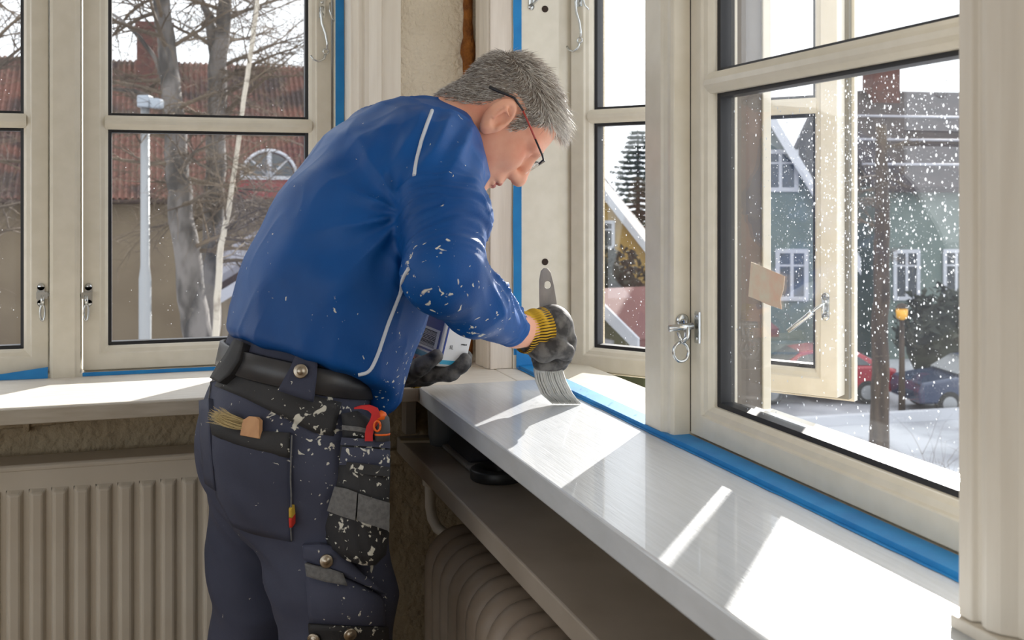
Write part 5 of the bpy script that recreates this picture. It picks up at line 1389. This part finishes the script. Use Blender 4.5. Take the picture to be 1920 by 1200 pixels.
# ---------------------------------------------------------------- hair
hx, hy, hz_ = hl[:, 0], np.abs(hl[:, 1]), hl[:, 2]
zl = np.interp(hx, [-0.11, -0.078, -0.055, -0.032, -0.022, 0.0, 0.012, 0.022, 0.036, 0.048, 0.060, 0.072, 0.085, 0.10], [-0.062, -0.052, -0.034, 0.000, 0.046, 0.049, 0.046, 0.008, 0.012, 0.050, 0.078, 0.090, 0.100, 0.14])
zc_ = np.interp(hx, [-0.11, 0.05, 0.070, 0.085, 0.10], [-0.06, 0.06, 0.082, 0.092, 0.14])
cen = np.clip((0.045 - hy) / 0.02, 0, 1); zmin = np.where(hx > 0.045, zl * (1 - cen) + zc_ * cen, zl)
tn_ = seg_t(HV, NECK0, NECK1)
hairm = (hz_ > zmin) & (hy < 0.0775) & ((tn_ < 0.42) | (hz_ > -0.02)) & (hz_ > -0.058)
C['hair_base'] = mat('short hair undercoat', rgb(132, 120, 110), 0.8, col2=rgb(158, 148, 138), nscale=90)
pm.materials.append(C['hair_base'])
fm_ = hairm[HQ].all(1); fb_ = (hairm & (hz_ > zmin + 0.007))[HQ].all(1); mi[:len(HQ)] = np.where(fb_, 2, mi[:len(HQ)]); pm.polygons.foreach_set('material_index', mi)
HNrm = vnormals(HV, HQ); rng = np.random.default_rng(5)
ids = np.flatnonzero(fm_); pick = rng.choice(ids, 12000)
hm = MB(); SVv, SFf, SMm = [], [], []
for n_i, q in enumerate(pick):
    w = rng.random(4); w /= w.sum()
    p = (HV[HQ[q]] * w[:, None]).sum(0); n = HNrm[HQ[q]].mean(0); n /= np.linalg.norm(n)
    lx, ly, lz = hloc(p[None, :].astype(np.float32))[0]
    front = float(np.clip((lx - 0.02) / 0.06, 0, 1)) * float(np.clip((lz - 0.06) / 0.03, 0, 1)); top_ = float(np.clip((lz - 0.06) / 0.05, 0, 1))
    comb = V3(HF) * (0.75 * top_ - 0.35 * (1 - top_)) + V3(HU) * (-0.65 * (1 - top_) + 0.45 * front)
    comb = comb - n * float(comb @ n); comb = comb / (np.linalg.norm(comb) + 1e-6)
    ln_ = 0.012 + 0.015 * top_ + 0.020 * front; ln_ *= rng.uniform(0.7, 1.25)
    dv = comb * (1.0 - 0.25 * front) + n * (0.42 + 0.35 * front) + rng.normal(0, 0.22, 3); dv /= np.linalg.norm(dv)
    p1 = p + dv * ln_ * 0.5; d2 = dv + comb * 0.35 + rng.normal(0, 0.12, 3); d2 /= np.linalg.norm(d2); p2 = p1 + d2 * ln_ * 0.5
    p = p - n * 0.001
    s1 = np.cross(dv, n); s1 /= (np.linalg.norm(s1) + 1e-6); s2 = np.cross(dv, s1); wd_ = 0.00055
    b = len(SVv)
    for c_, k in ((p, 1.0), (p1, 0.85)):
        for a in (0, 2.0944, 4.1888): SVv.append(c_ + (s1 * math.cos(a) + s2 * math.sin(a)) * wd_ * k)
    SVv.append(p2)
    for j in range(3):
        SFf += [(b + j, b + (j + 1) % 3, b + 3 + (j + 1) % 3, b + 3 + j), (b + 3 + j, b + 3 + (j + 1) % 3, b + 6)]
    u_ = rng.random(); wsh = 0.42 + 0.75 * front
    k = 2 if u_ < wsh * 0.6 else (1 if u_ < wsh + 0.25 else 0); SMm += [k] * 6
hme = bpy.data.meshes.new('hair'); hme.from_pydata([tuple(v) for v in SVv], [], SFf)
for cn, cc_ in (('grey brown hair', rgb(128, 116, 106)), ('grey hair', rgb(176, 170, 164)), ('white hair', rgb(226, 222, 216))): hme.materials.append(mat(cn, cc_, 0.45))
hme.polygons.foreach_set('material_index', SMm); hme.update()
part('hair', hme, None, man, recalc=False, kind='stuff', label='short grey hair, whiter at the front')
# eyebrows
eb = MB()
for i in range(90):
    sgn = -1 if i % 2 else 1; f = rng.random(); p = hd(0.097 - 0.020 * f, sgn * (0.014 + 0.032 * f), 0.040 + rng.uniform(-0.004, 0.004)); q = p + HF * 0.004 + HL * sgn * 0.006 + HU * rng.uniform(-0.002, 0.003)
    eb.tube([p, q], [0.0005, 0.0001], 3)
part('eyebrow', eb, hme.materials[0], man, kind='stuff')

# ---------------------------------------------------------------- spectacles
gl = part('glasses', MB().tube([hd(0.106, -0.062, 0.033), hd(0.111, -0.035, 0.037), hd(0.112, -0.012, 0.034), hd(0.113, 0, 0.030), hd(0.112, 0.012, 0.034), hd(0.111, 0.035, 0.037), hd(0.106, 0.062, 0.033)], 0.0014, 8), mat('dark metal frame', (0.03, 0.03, 0.035), 0.3, metal=0.8), man, label='half-rim spectacles with red and black temples')
red_t = mat('red spectacle temple', rgb(170, 62, 54), 0.35); blk_t = mat('black spectacle tip', (0.015, 0.015, 0.018), 0.35)
lens_m = glass_mat('spectacle lens', 0.02)
for sg in (-1, 1):
    part('temple_tip', MB().tube([hd(-0.056, sg * 0.074, 0.020), hd(-0.040, sg * 0.078, 0.030), hd(-0.016, sg * 0.083, 0.046), hd(0.012, sg * 0.083, 0.047)], [0.0030, 0.0030, 0.0022, 0.0018], 8), blk_t, gl)
    part('temple', MB().tube([hd(0.010, sg * 0.0825, 0.047), hd(0.040, sg * 0.079, 0.043), hd(0.066, sg * 0.075, 0.039)], 0.0019, 8), red_t, gl)
    part('temple', MB().tube([hd(0.066, sg * 0.075, 0.039), hd(0.098, sg * 0.067, 0.035), hd(0.106, sg * 0.062, 0.033), hd(0.108, sg * 0.060, 0.022)], 0.0018, 8), blk_t, gl)
    out = [(0.060, 0.033), (0.035, 0.037), (0.013, 0.034), (0.010, 0.020), (0.014, 0.004), (0.030, -0.004), (0.048, -0.001), (0.059, 0.012)]
    part('lens', MB().extrude([hd(0.111 - 1.2 * max(0, y - 0.03) ** 2 * 6 - 0.0, sg * y, z) for y, z in out], HF * 0.0015), lens_m, gl)

# ---------------------------------------------------------------- gloves
C['glove'] = mat('grey rubber glove coating', rgb(104, 101, 98), 0.68, col2=rgb(50, 48, 48), nscale=48, lo=0.40, hi=0.60, bump=0.25, bscale=160, bdist=0.002)
C['knit_y'] = mat('yellow knit', rgb(212, 168, 40), 0.85); C['knit_b'] = mat('dark knit groove', rgb(60, 46, 18), 0.9)
def fingers(P, chains, k):
    d = None
    for ch in chains:
        c_ = None
        for (a, ra), (b, rb) in zip(ch[:-1], ch[1:]):
            e = cone(P, a, b, ra, rb); c_ = e if c_ is None else smin(c_, e, 0.006)
        d = c_ if d is None else smin(d, c_, k)
    return d
def A_(*r_): return [(at(x, y, d), r) for x, y, d, r in r_]
RH = [A_((1006, 617, 1.932, 0.034), (1036, 611, 1.948, 0.037)),
      A_((1040, 604, 1.950, 0.024), (1046, 612, 2.005, 0.022)),
      A_((1050, 605, 1.945, 0.020), (1062, 640, 1.952, 0.0185), (1058, 668, 1.962, 0.0165)),
      A_((1050, 610, 1.980, 0.020), (1061, 650, 1.995, 0.018), (1050, 680, 1.975, 0.0145), (1012, 681, 1.958, 0.0135)),
      A_((1044, 612, 2.005, 0.019), (1050, 655, 2.035, 0.016), (1034, 678, 2.025, 0.0145), (1008, 672, 2.005, 0.013)),
      A_((1034, 615, 2.025, 0.017), (1036, 650, 2.050, 0.0145), (1020, 668, 2.040, 0.013), (1002, 662, 2.020, 0.012)),
      A_((998, 640, 1.925, 0.024), (1020, 658, 1.912, 0.0205), (1044, 650, 1.915, 0.0185), (1060, 660, 1.925, 0.016))]
def gl_r(P):
    d = smin(fingers(P, RH[:2], 0.012), fingers(P, RH[2:], 0.0025), 0.006)
    return d
lo, hi = bounds([p for ch in RH for p, r in ch], 0.05); GV, GQ = surface(gl_r, lo, hi, 0.0021)
GV = smooth_verts(GV, GQ, 1, 0.4); GN = vnormals(GV, GQ); GV = GV + GN * (0.0010 * vnoise(GV, 60, 3) + 0.0011 * vnoise(GV, 25, 4))[:, None]
glove = part('glove', npmesh('glove', GV, GQ), C['glove'], man, recalc=False, label='grey coated work glove gripping the brush')
def cuff(a, b, ra, rb, parent, ribs=44, rings=12):
    """Knitted ribbed cuff as a wavy tube: alternate yellow ridges and dark grooves."""
    a, b = Vector(a), Vector(b); t = (b - a).normalized(); u = t.orthogonal().normalized(); v = t.cross(u); mb = MB(); n = ribs * 3; vv = []
    for i in range(rings + 1):
        f = i / rings; c_ = a.lerp(b, f); wob = 0.0016 * math.sin(f * 13)
        for j in range(n):
            w = 2 * math.pi * j / n; r_ = ra + (rb - ra) * f + wob + (0.0011 if j % 3 else -0.0014)
            vv.append(c_ + (u * math.cos(w) + v * math.sin(w)) * r_)
    b0 = len(mb.v); mb.v += [tuple(p) for p in vv]
    for i in range(rings):
        for j in range(n):
            mb.f.append((i * n + j, i * n + (j + 1) % n, (i + 1) * n + (j + 1) % n, (i + 1) * n + j)); mb.m.append(1 if (j % 3 == 0) else 0); mb.sm.append(True)
    return part('cuff', mb, [C['knit_y'], C['knit_b']], parent, recalc=False, label='yellow ribbed knit cuff')
cuff(at(976, 624, 1.912), at(1020, 617, 1.938), 0.0345, 0.0375, glove)
LH = [A_((758, 700, 2.10, 0.026), (800, 700, 2.112, 0.024)),
      A_((766, 700, 2.07, 0.020), (790, 686, 2.030, 0.0165), (818, 668, 2.022, 0.0125)),
      A_((800, 700, 2.09, 0.017), (842, 700, 2.085, 0.0150), (866, 685, 2.09, 0.013), (872, 674, 2.095, 0.012)),
      A_((800, 702, 2.115, 0.017), (848, 698, 2.12, 0.0150), (870, 680, 2.125, 0.013), (874, 668, 2.13, 0.012)),
      A_((800, 700, 2.14, 0.016), (842, 694, 2.15, 0.0140), (864, 678, 2.155, 0.012), (868, 666, 2.16, 0.011)),
      A_((795, 696, 2.155, 0.015), (828, 690, 2.175, 0.0125), (848, 676, 2.18, 0.011), (852, 666, 2.18, 0.010))]
def gl_l(P): return smin(fingers(P, LH[:1], 0.01), fingers(P, LH[1:], 0.0025), 0.006)
lo, hi = bounds([p for ch in LH for p, r in ch], 0.04); GV, GQ = surface(gl_l, lo, hi, 0.0022)
GV = smooth_verts(GV, GQ, 1, 0.4); GN = vnormals(GV, GQ); GV = GV + GN * (0.0010 * vnoise(GV, 60, 3) + 0.0010 * vnoise(GV, 25, 4))[:, None]
glove2 = part('glove', npmesh('glove', GV, GQ), C['glove'], man, recalc=False, label='grey coated work glove under the paint bottle')
cuff(WR_L, at(762, 701, 2.102), 0.036, 0.030, glove2, 40, 6)

# shoes
for AN in (AN_R, AN_L):
    sh2 = MB(); f_, r_ = FR, RT; c_ = Vector((AN.x, AN.y, 0)); vv = []
    prof = [(-0.085, 0.036, 0.075), (-0.06, 0.042, 0.095), (0.0, 0.046, 0.105), (0.06, 0.048, 0.080), (0.12, 0.050, 0.062), (0.165, 0.042, 0.052), (0.19, 0.020, 0.040)]
    for x, w, h in prof:
        for a, b in ((-1, 0), (-1, 0.35), (-0.7, 0.8), (0, 1), (0.7, 0.8), (1, 0.35), (1, 0)): vv.append(c_ + f_ * x + r_ * (a * w) + Z * (0.0005 + b * h))
    n = 7; k = len(prof)
    sh2.add(vv, [(i * n + j, i * n + (j + 1) % n, (i + 1) * n + (j + 1) % n, (i + 1) * n + j) for i in range(k - 1) for j in range(n)] + [tuple(range(n)), tuple((k - 1) * n + j for j in range(n))], 0, True)
    part('shoe', sh2, mat('black work shoe', (0.02, 0.02, 0.022), 0.5), man)

# ---------------------------------------------------------------- paint brush
pbm = mat('wet pale grey paint', rgb(206, 206, 202), 0.4, col2=rgb(190, 189, 184), nscale=30)
tip = at(1062, 756, 2.0); tip.z = SZ
br = thing('paint_brush', tip, 'flat paint brush with worn grey handle gripped upright on the wet sill', 'brush')
hw_m = mat('worn grey brush handle', rgb(206, 201, 193), 0.65, col2=rgb(150, 146, 140), nscale=24, stretch=(1, 1, 0.3))
HP = [(1012, 640), (1012, 600), (1011, 560), (1011, 525), (1014, 508), (1020, 502), (1027, 503), (1033, 511), (1039, 535), (1044, 565), (1047, 600), (1050, 640)]
hc = (1027, 534); hole = []
outl = []
for i in range(len(HP)):
    a, b = HP[i], HP[(i + 1) % len(HP)]
    for s in (0, 0.5): outl.append((a[0] + (b[0] - a[0]) * s, a[1] + (b[1] - a[1]) * s))
hb = MB(); vv = []
for side_ in (0, 1):
    for x, y in outl: vv.append(at(x, y, 1.968 + 0.012 * side_))
    for x, y in outl:
        w = math.atan2(y - hc[1], x - hc[0]); vv.append(at(hc[0] + 6.5 * math.cos(w), hc[1] + 7 * math.sin(w), 1.968 + 0.012 * side_))
n = len(outl)
ff = []
for i in range(n):
    j = (i + 1) % n
    ff += [(i, j, n + j, n + i), (2 * n + i, 3 * n + i, 3 * n + j, 2 * n + j), (i, 2 * n + i, 2 * n + j, j), (n + i, n + j, 3 * n + j, 3 * n + i)]
hb.add(vv, ff)
part('handle', hb, hw_m, br, bevel=0.0015)
fe_ = MB(); vv = [at(x, y, d) for d in (1.965, 1.990) for x, y in ((1006, 632), (1052, 632), (1054, 700), (1000, 700))]
fe_.add(vv, [(0, 1, 2, 3), (7, 6, 5, 4), (0, 4, 5, 1), (1, 5, 6, 2), (2, 6, 7, 3), (3, 7, 4, 0)])
part('ferrule', fe_, pbm, br, bevel=0.003)
bs_ = MB(); rb_ = random.Random(8)
for i in range(420):
    f, g = rb_.random(), rb_.random(); x0 = 1001 + 52 * f; d0_ = 1.963 + 0.028 * g
    x3 = 1036 + 52 * f + rb_.uniform(-1.5, 1.5); zt_ = SZ + 0.001 + 0.004 * rb_.random()
    p0, p1 = at(x0, 690, d0_), at(x0 + 4 + 4 * f, 715, d0_ + 0.006); p2 = at(x0 + 14 + 6 * f, 738, d0_ + 0.014)
    pe = at(x3, 757 - 7 * f + 3 * (1 - g), 2.0); pe = Vector((pe.x, pe.y, zt_))
    bs_.tube([p0, p1, p2, pe], [0.0013, 0.0013, 0.0012, 0.0006], 4)
part('bristles', bs_, pbm, br, kind='stuff')

# ---------------------------------------------------------------- paint bottle in the left hand
B0 = at(818, 688, 2.055); uL = (-RVEC * 0.72 + FVEC * 0.70).normalized(); uR = (RVEC * 0.72 + FVEC * 0.70).normalized(); uU = (Z * 0.972 + RVEC * 0.235).normalized()
uL = (uL - uU * uL.dot(uU)).normalized(); uR = (uR - uU * uR.dot(uU)).normalized()
WB, HB = 0.076, 0.185
bot = thing('paint_bottle', B0, 'white and blue one litre paint bottle resting on the gloved palm', 'bottle')
def bp(l, r, h): return B0 + uL * l + uR * r + uU * h
wb_m = mat('white bottle plastic', rgb(226, 226, 226), 0.35); bl_m = mat('deep blue label', rgb(16, 54, 140), 0.4); te_m = mat('teal label stripe', rgb(54, 160, 196), 0.4); ink = mat('black print', (0.015, 0.015, 0.02), 0.6)
part('body', MB().obox(bp(WB / 2, WB / 2, HB / 2), uL * WB / 2, uR * WB / 2, uU * HB / 2), wb_m, bot, bevel=0.007, seg=4)
part('cap', MB().lathe(bp(WB / 2, WB / 2, HB), uU, [(0.022, 0), (0.022, 0.024), (0.020, 0.026), (0, 0.026)], 24), bl_m, bot)
def face_l(l0, l1, h0, h1, m, name, t=0.0006): return part(name, MB().obox(bp((l0 + l1) / 2, -t / 2, (h0 + h1) / 2), uL * (l1 - l0) / 2, uR * t / 2, uU * (h1 - h0) / 2), m, bot)
def face_r(r0, r1, h0, h1, m, name, t=0.0006): return part(name, MB().obox(bp(-t / 2, (r0 + r1) / 2, (h0 + h1) / 2), uL * t / 2, uR * (r1 - r0) / 2, uU * (h1 - h0) / 2), m, bot)
face_l(0.006, WB - 0.006, 0.022, HB - 0.02, bl_m, 'label')
face_l(0.006, WB - 0.006, 0.008, 0.018, te_m, 'label_stripe')
face_r(0.006, WB - 0.006, 0.006, 0.014, te_m, 'label_stripe')
face_r(0.006, 0.010, 0.02, HB - 0.02, bl_m, 'label_stripe')
face_l(0.011, 0.066, 0.026, 0.066, wb_m, 'barcode_panel', 0.0012)
bc = MB(); hh = 0.030; rb2 = random.Random(2)
while hh < 0.062:
    w = rb2.choice((0.0006, 0.001, 0.0016)); bc.obox(bp(0.040, -0.0014, hh + w / 2), uL * 0.022, uR * 0.0002, uU * w / 2); hh += w + rb2.choice((0.0008, 0.0012))
part('barcode', bc, ink, bot, kind='stuff')
def lettering(txt, origin, xd, yd, size, m, parent):
    cu = bpy.data.curves.new('lettering', 'FONT'); cu.body = txt; cu.size = size; cu.extrude = 0.0002
    to = bpy.data.objects.new('lettering_tmp', cu); COL.objects.link(to); bpy.context.view_layer.update()
    me = bpy.data.meshes.new_from_object(to.evaluated_get(bpy.context.evaluated_depsgraph_get())); bpy.data.objects.remove(to)
    xd, yd = Vector(xd).normalized(), Vector(yd).normalized(); zd = xd.cross(yd)
    mw = Matrix(((xd.x, yd.x, zd.x, origin[0]), (xd.y, yd.y, zd.y, origin[1]), (xd.z, yd.z, zd.z, origin[2]), (0, 0, 0, 1)))
    me.transform(mw); me.materials.clear()
    return part('lettering', me, m, parent, recalc=False)
lettering('1L', bp(-0.0010, 0.020, 0.036), uR, uU, 0.011, ink, bot)
sp_m = MB(); r7 = random.Random(7)
for i in range(7): sp_m.obox(bp(-0.0008, 0.050 + 0.0021 * i, 0.047 + r7.uniform(-0.0003, 0.0003)), uR * 0.0007, uL * 0.0002, uU * r7.uniform(0.0008, 0.0016))
part('small_print', sp_m, ink, bot, kind='stuff')

# ---------------------------------------------------------------- tools in his pockets
tl_, tn2 = hit(470, 800, TV2, None)
wood = mat('pale beech wood', rgb(204, 156, 112), 0.6, col2=rgb(186, 136, 94), nscale=20, stretch=(1, 4, 1)); tow = mat('straw bristles', rgb(206, 184, 134), 0.8)
ob = thing('old_brush', tl_ + tn2 * 0.014, 'straw bristled brush with wooden stub in the back trouser pocket', 'brush')
p0_, n0_ = hit(465, 800, TV2, None); p1_, n1_ = hit(498, 806, TV2, None)
c_ = (p0_ + p1_) / 2 + tn2 * 0.010 + Z * 0.006
ux = (p1_ - p0_).normalized(); uz = (Z - tn2 * Z.dot(tn2)).normalized()
wv = [c_ + ux * a + uz * b + tn2 * e for e in (-0.005, 0.006) for a, b in ((-0.017, -0.02), (0.016, -0.02), (0.013, 0.008), (0.006, 0.012), (-0.006, 0.011), (-0.016, 0.003))]
part('handle', MB().extrude(wv[:6], tn2 * 0.011), wood, ob, bevel=0.001)
bs2 = MB(); r9 = random.Random(9)
for i in range(150):
    q = c_ - ux * 0.014 + uz * r9.uniform(-0.012, 0.003) + tn2 * r9.uniform(-0.005, 0.006); ln_ = r9.uniform(0.035, 0.062)
    e1 = q - ux * ln_ * 0.5 + uz * r9.uniform(-0.001, 0.006) + tn2 * r9.uniform(-0.002, 0.005); e2 = q - ux * ln_ + uz * r9.uniform(0.0, 0.016) + tn2 * r9.uniform(-0.002, 0.010)
    bs2.tube([q, e1, e2], [0.0005, 0.0005, 0.0002], 3)
part('bristles', bs2, tow, ob, kind='stuff')
hn_ = (-FVEC * 0.9 + RVEC * 0.1).normalized(); o_ = at(694, 818, d_top - 0.0375)
hu = RVEC; red_m = mat('red painted steel', rgb(204, 30, 34), 0.35, col2=rgb(180, 24, 28), nscale=30)
path = [(-0.002, -0.007, 0.0062), (-0.002, 0.004, 0.0062), (0.000, 0.013, 0.0064), (0.006, 0.023, 0.0068), (0.009, 0.032, 0.0072), (0.007, 0.040, 0.0066), (-0.002, 0.045, 0.0045), (-0.014, 0.046, 0.0026), (-0.025, 0.044, 0.0012)]
lf, rg_ = [], []
for i, (x, z, w) in enumerate(path):
    x0_, z0_, _ = path[max(i - 1, 0)]; x1_, z1_, _ = path[min(i + 1, len(path) - 1)]
    tx, tz = x1_ - x0_, z1_ - z0_; l_ = math.hypot(tx, tz); lf.append((x - tz / l_ * w, z + tx / l_ * w)); rg_.append((x + tz / l_ * w, z - tx / l_ * w))
prm = MB(); k = len(path)
vv = [o_ + RVEC * x + Z * z + hn_ * e for e in (0.003, -0.001) for x, z in lf + rg_]
ff = [(i, i + 1, k + i + 1, k + i) for i in range(k - 1)]; ff += [tuple(2 * k + j for j in reversed(q)) for q in ff]
rim = list(range(k)) + [2 * k - 1 - i for i in range(k)]
ff += [(rim[i], rim[(i + 1) % (2 * k)], 2 * k + rim[(i + 1) % (2 * k)], 2 * k + rim[i]) for i in range(2 * k)]
prm.add(vv, ff)
single('pry_hook', prm, red_m, 'red hooked paint opener sticking out of the hip tool pocket', 'tool')
kb_ = at(717, 811, d_top - 0.034)
kn = thing('utility_knife', kb_ - Z * 0.013, 'orange and black utility knife in the hip tool pocket', 'knife')
org = mat('orange plastic', rgb(232, 102, 30), 0.4); gry = mat('dark grey rubber grip', rgb(70, 70, 72), 0.6)
part('grip', MB().tube([kb_ + Z * -0.013, kb_ + Z * 0.004, kb_ + Z * 0.022, kb_ + Z * 0.030 - RVEC * 0.002], [0.0115, 0.0120, 0.0110, 0.006], 12, flat=(hn_, 0.6)), gry, kn)
part('shell', MB().tube([kb_ + Z * 0.021 - RVEC * 0.002, kb_ + Z * 0.030 - RVEC * 0.003, kb_ + Z * 0.034 - RVEC * 0.004], [0.0112, 0.0085, 0.003], 12, flat=(hn_, 0.66)), org, kn)
rg = [kb_ - RVEC * 0.008 + hn_ * 0.009 + RVEC * (0.005 * math.cos(t)) + Z * (0.012 + 0.008 * math.sin(t)) for t in np.linspace(0, 2 * math.pi, 17)]
part('slider_ring', MB().tube(rg, 0.0018, 6), org, kn)
part('shell', MB().tube([kb_ + Z * -0.004, kb_ + Z * -0.001], 0.0125, 12, flat=(hn_, 0.64)), org, kn)

# ---------------------------------------------------------------- rain drops and specks on the panes
def drop_mat():
    m = bpy.data.materials.new('rain drop'); m.use_nodes = True; nt = m.node_tree; N = nt.nodes; L = nt.links; N.clear()
    o_ = N.new('ShaderNodeOutputMaterial'); t = N.new('ShaderNodeBsdfTranslucent'); t.inputs[0].default_value = (0.9, 0.93, 0.97, 1)
    g = N.new('ShaderNodeBsdfGlossy'); g.inputs['Roughness'].default_value = 0.15; tr = N.new('ShaderNodeBsdfTransparent')
    a = N.new('ShaderNodeMixShader'); a.inputs[0].default_value = 0.25; L.new(t.outputs[0], a.inputs[1]); L.new(g.outputs[0], a.inputs[2])
    b = N.new('ShaderNodeMixShader'); b.inputs[0].default_value = 0.75; L.new(tr.outputs[0], b.inputs[1]); L.new(a.outputs[0], b.inputs[2]); L.new(b.outputs[0], o_.inputs[0])
    return m
DM = drop_mat()
def drops(sash, n, place, normal, u, sizes, seed):
    rnd = random.Random(seed); mb = MB(); normal, u = Vector(normal), Vector(u)
    for _ in range(n):
        p = place(rnd)
        if p is None: continue
        s = sizes[0] + (sizes[1] - sizes[0]) * rnd.random() ** 4.0; k = 6; vv = []
        st_ = rnd.uniform(1.0, 1.5)
        for j in range(k):
            w = 2 * math.pi * j / k; vv.append(p + u * (s * math.cos(w)) + Z * (s * st_ * math.sin(w)))
        vv.append(p + normal * s * 0.5)
        mb.add(vv, [(j, (j + 1) % k, k) for j in range(k)] + [tuple(reversed(range(k)))], 0, True)
    part('rain_drops', mb, DM, sash, kind='stuff', recalc=False)
def near_spot(rnd):
    y, z = rnd.uniform(0.98, 1.49), rnd.uniform(SZ + 0.06, SZ + 0.525)
    dens = math.exp(-((y - 1.13) / 0.16) ** 2 - ((z - (SZ + 0.40)) / 0.15) ** 2) + 0.10
    return Vector((0.8255, y, z)) if rnd.random() < dens else None
drops(near, 11000, near_spot, (1, 0, 0), (0, 1, 0), (0.0003, 0.0017), 1)
def open_spot(rnd):
    a, z = rnd.uniform(0.06, 0.55), rnd.uniform(0.06, 0.535)
    return oo + ou * a + Z * z - on * 0.0355 if rnd.random() < 0.35 + 0.65 * (z / 0.5) ** 2 else None
drops(openw, 3200, open_spot, -on, ou, (0.0004, 0.0016), 2)
def back_spot(rnd): return Vector((rnd.uniform(-0.10, 0.31), 2.5285, SZ + rnd.uniform(0.07, 1.0)))
drops(sm_, 420, back_spot, (0, 1, 0), (1, 0, 0), (0.00025, 0.0009), 3)
def back_spot2(rnd): return Vector((rnd.uniform(-0.60, -0.28), 2.5285, SZ + rnd.uniform(0.07, 1.0)))
drops(sl_, 300, back_spot2, (0, 1, 0), (1, 0, 0), (0.00025, 0.0009), 4)
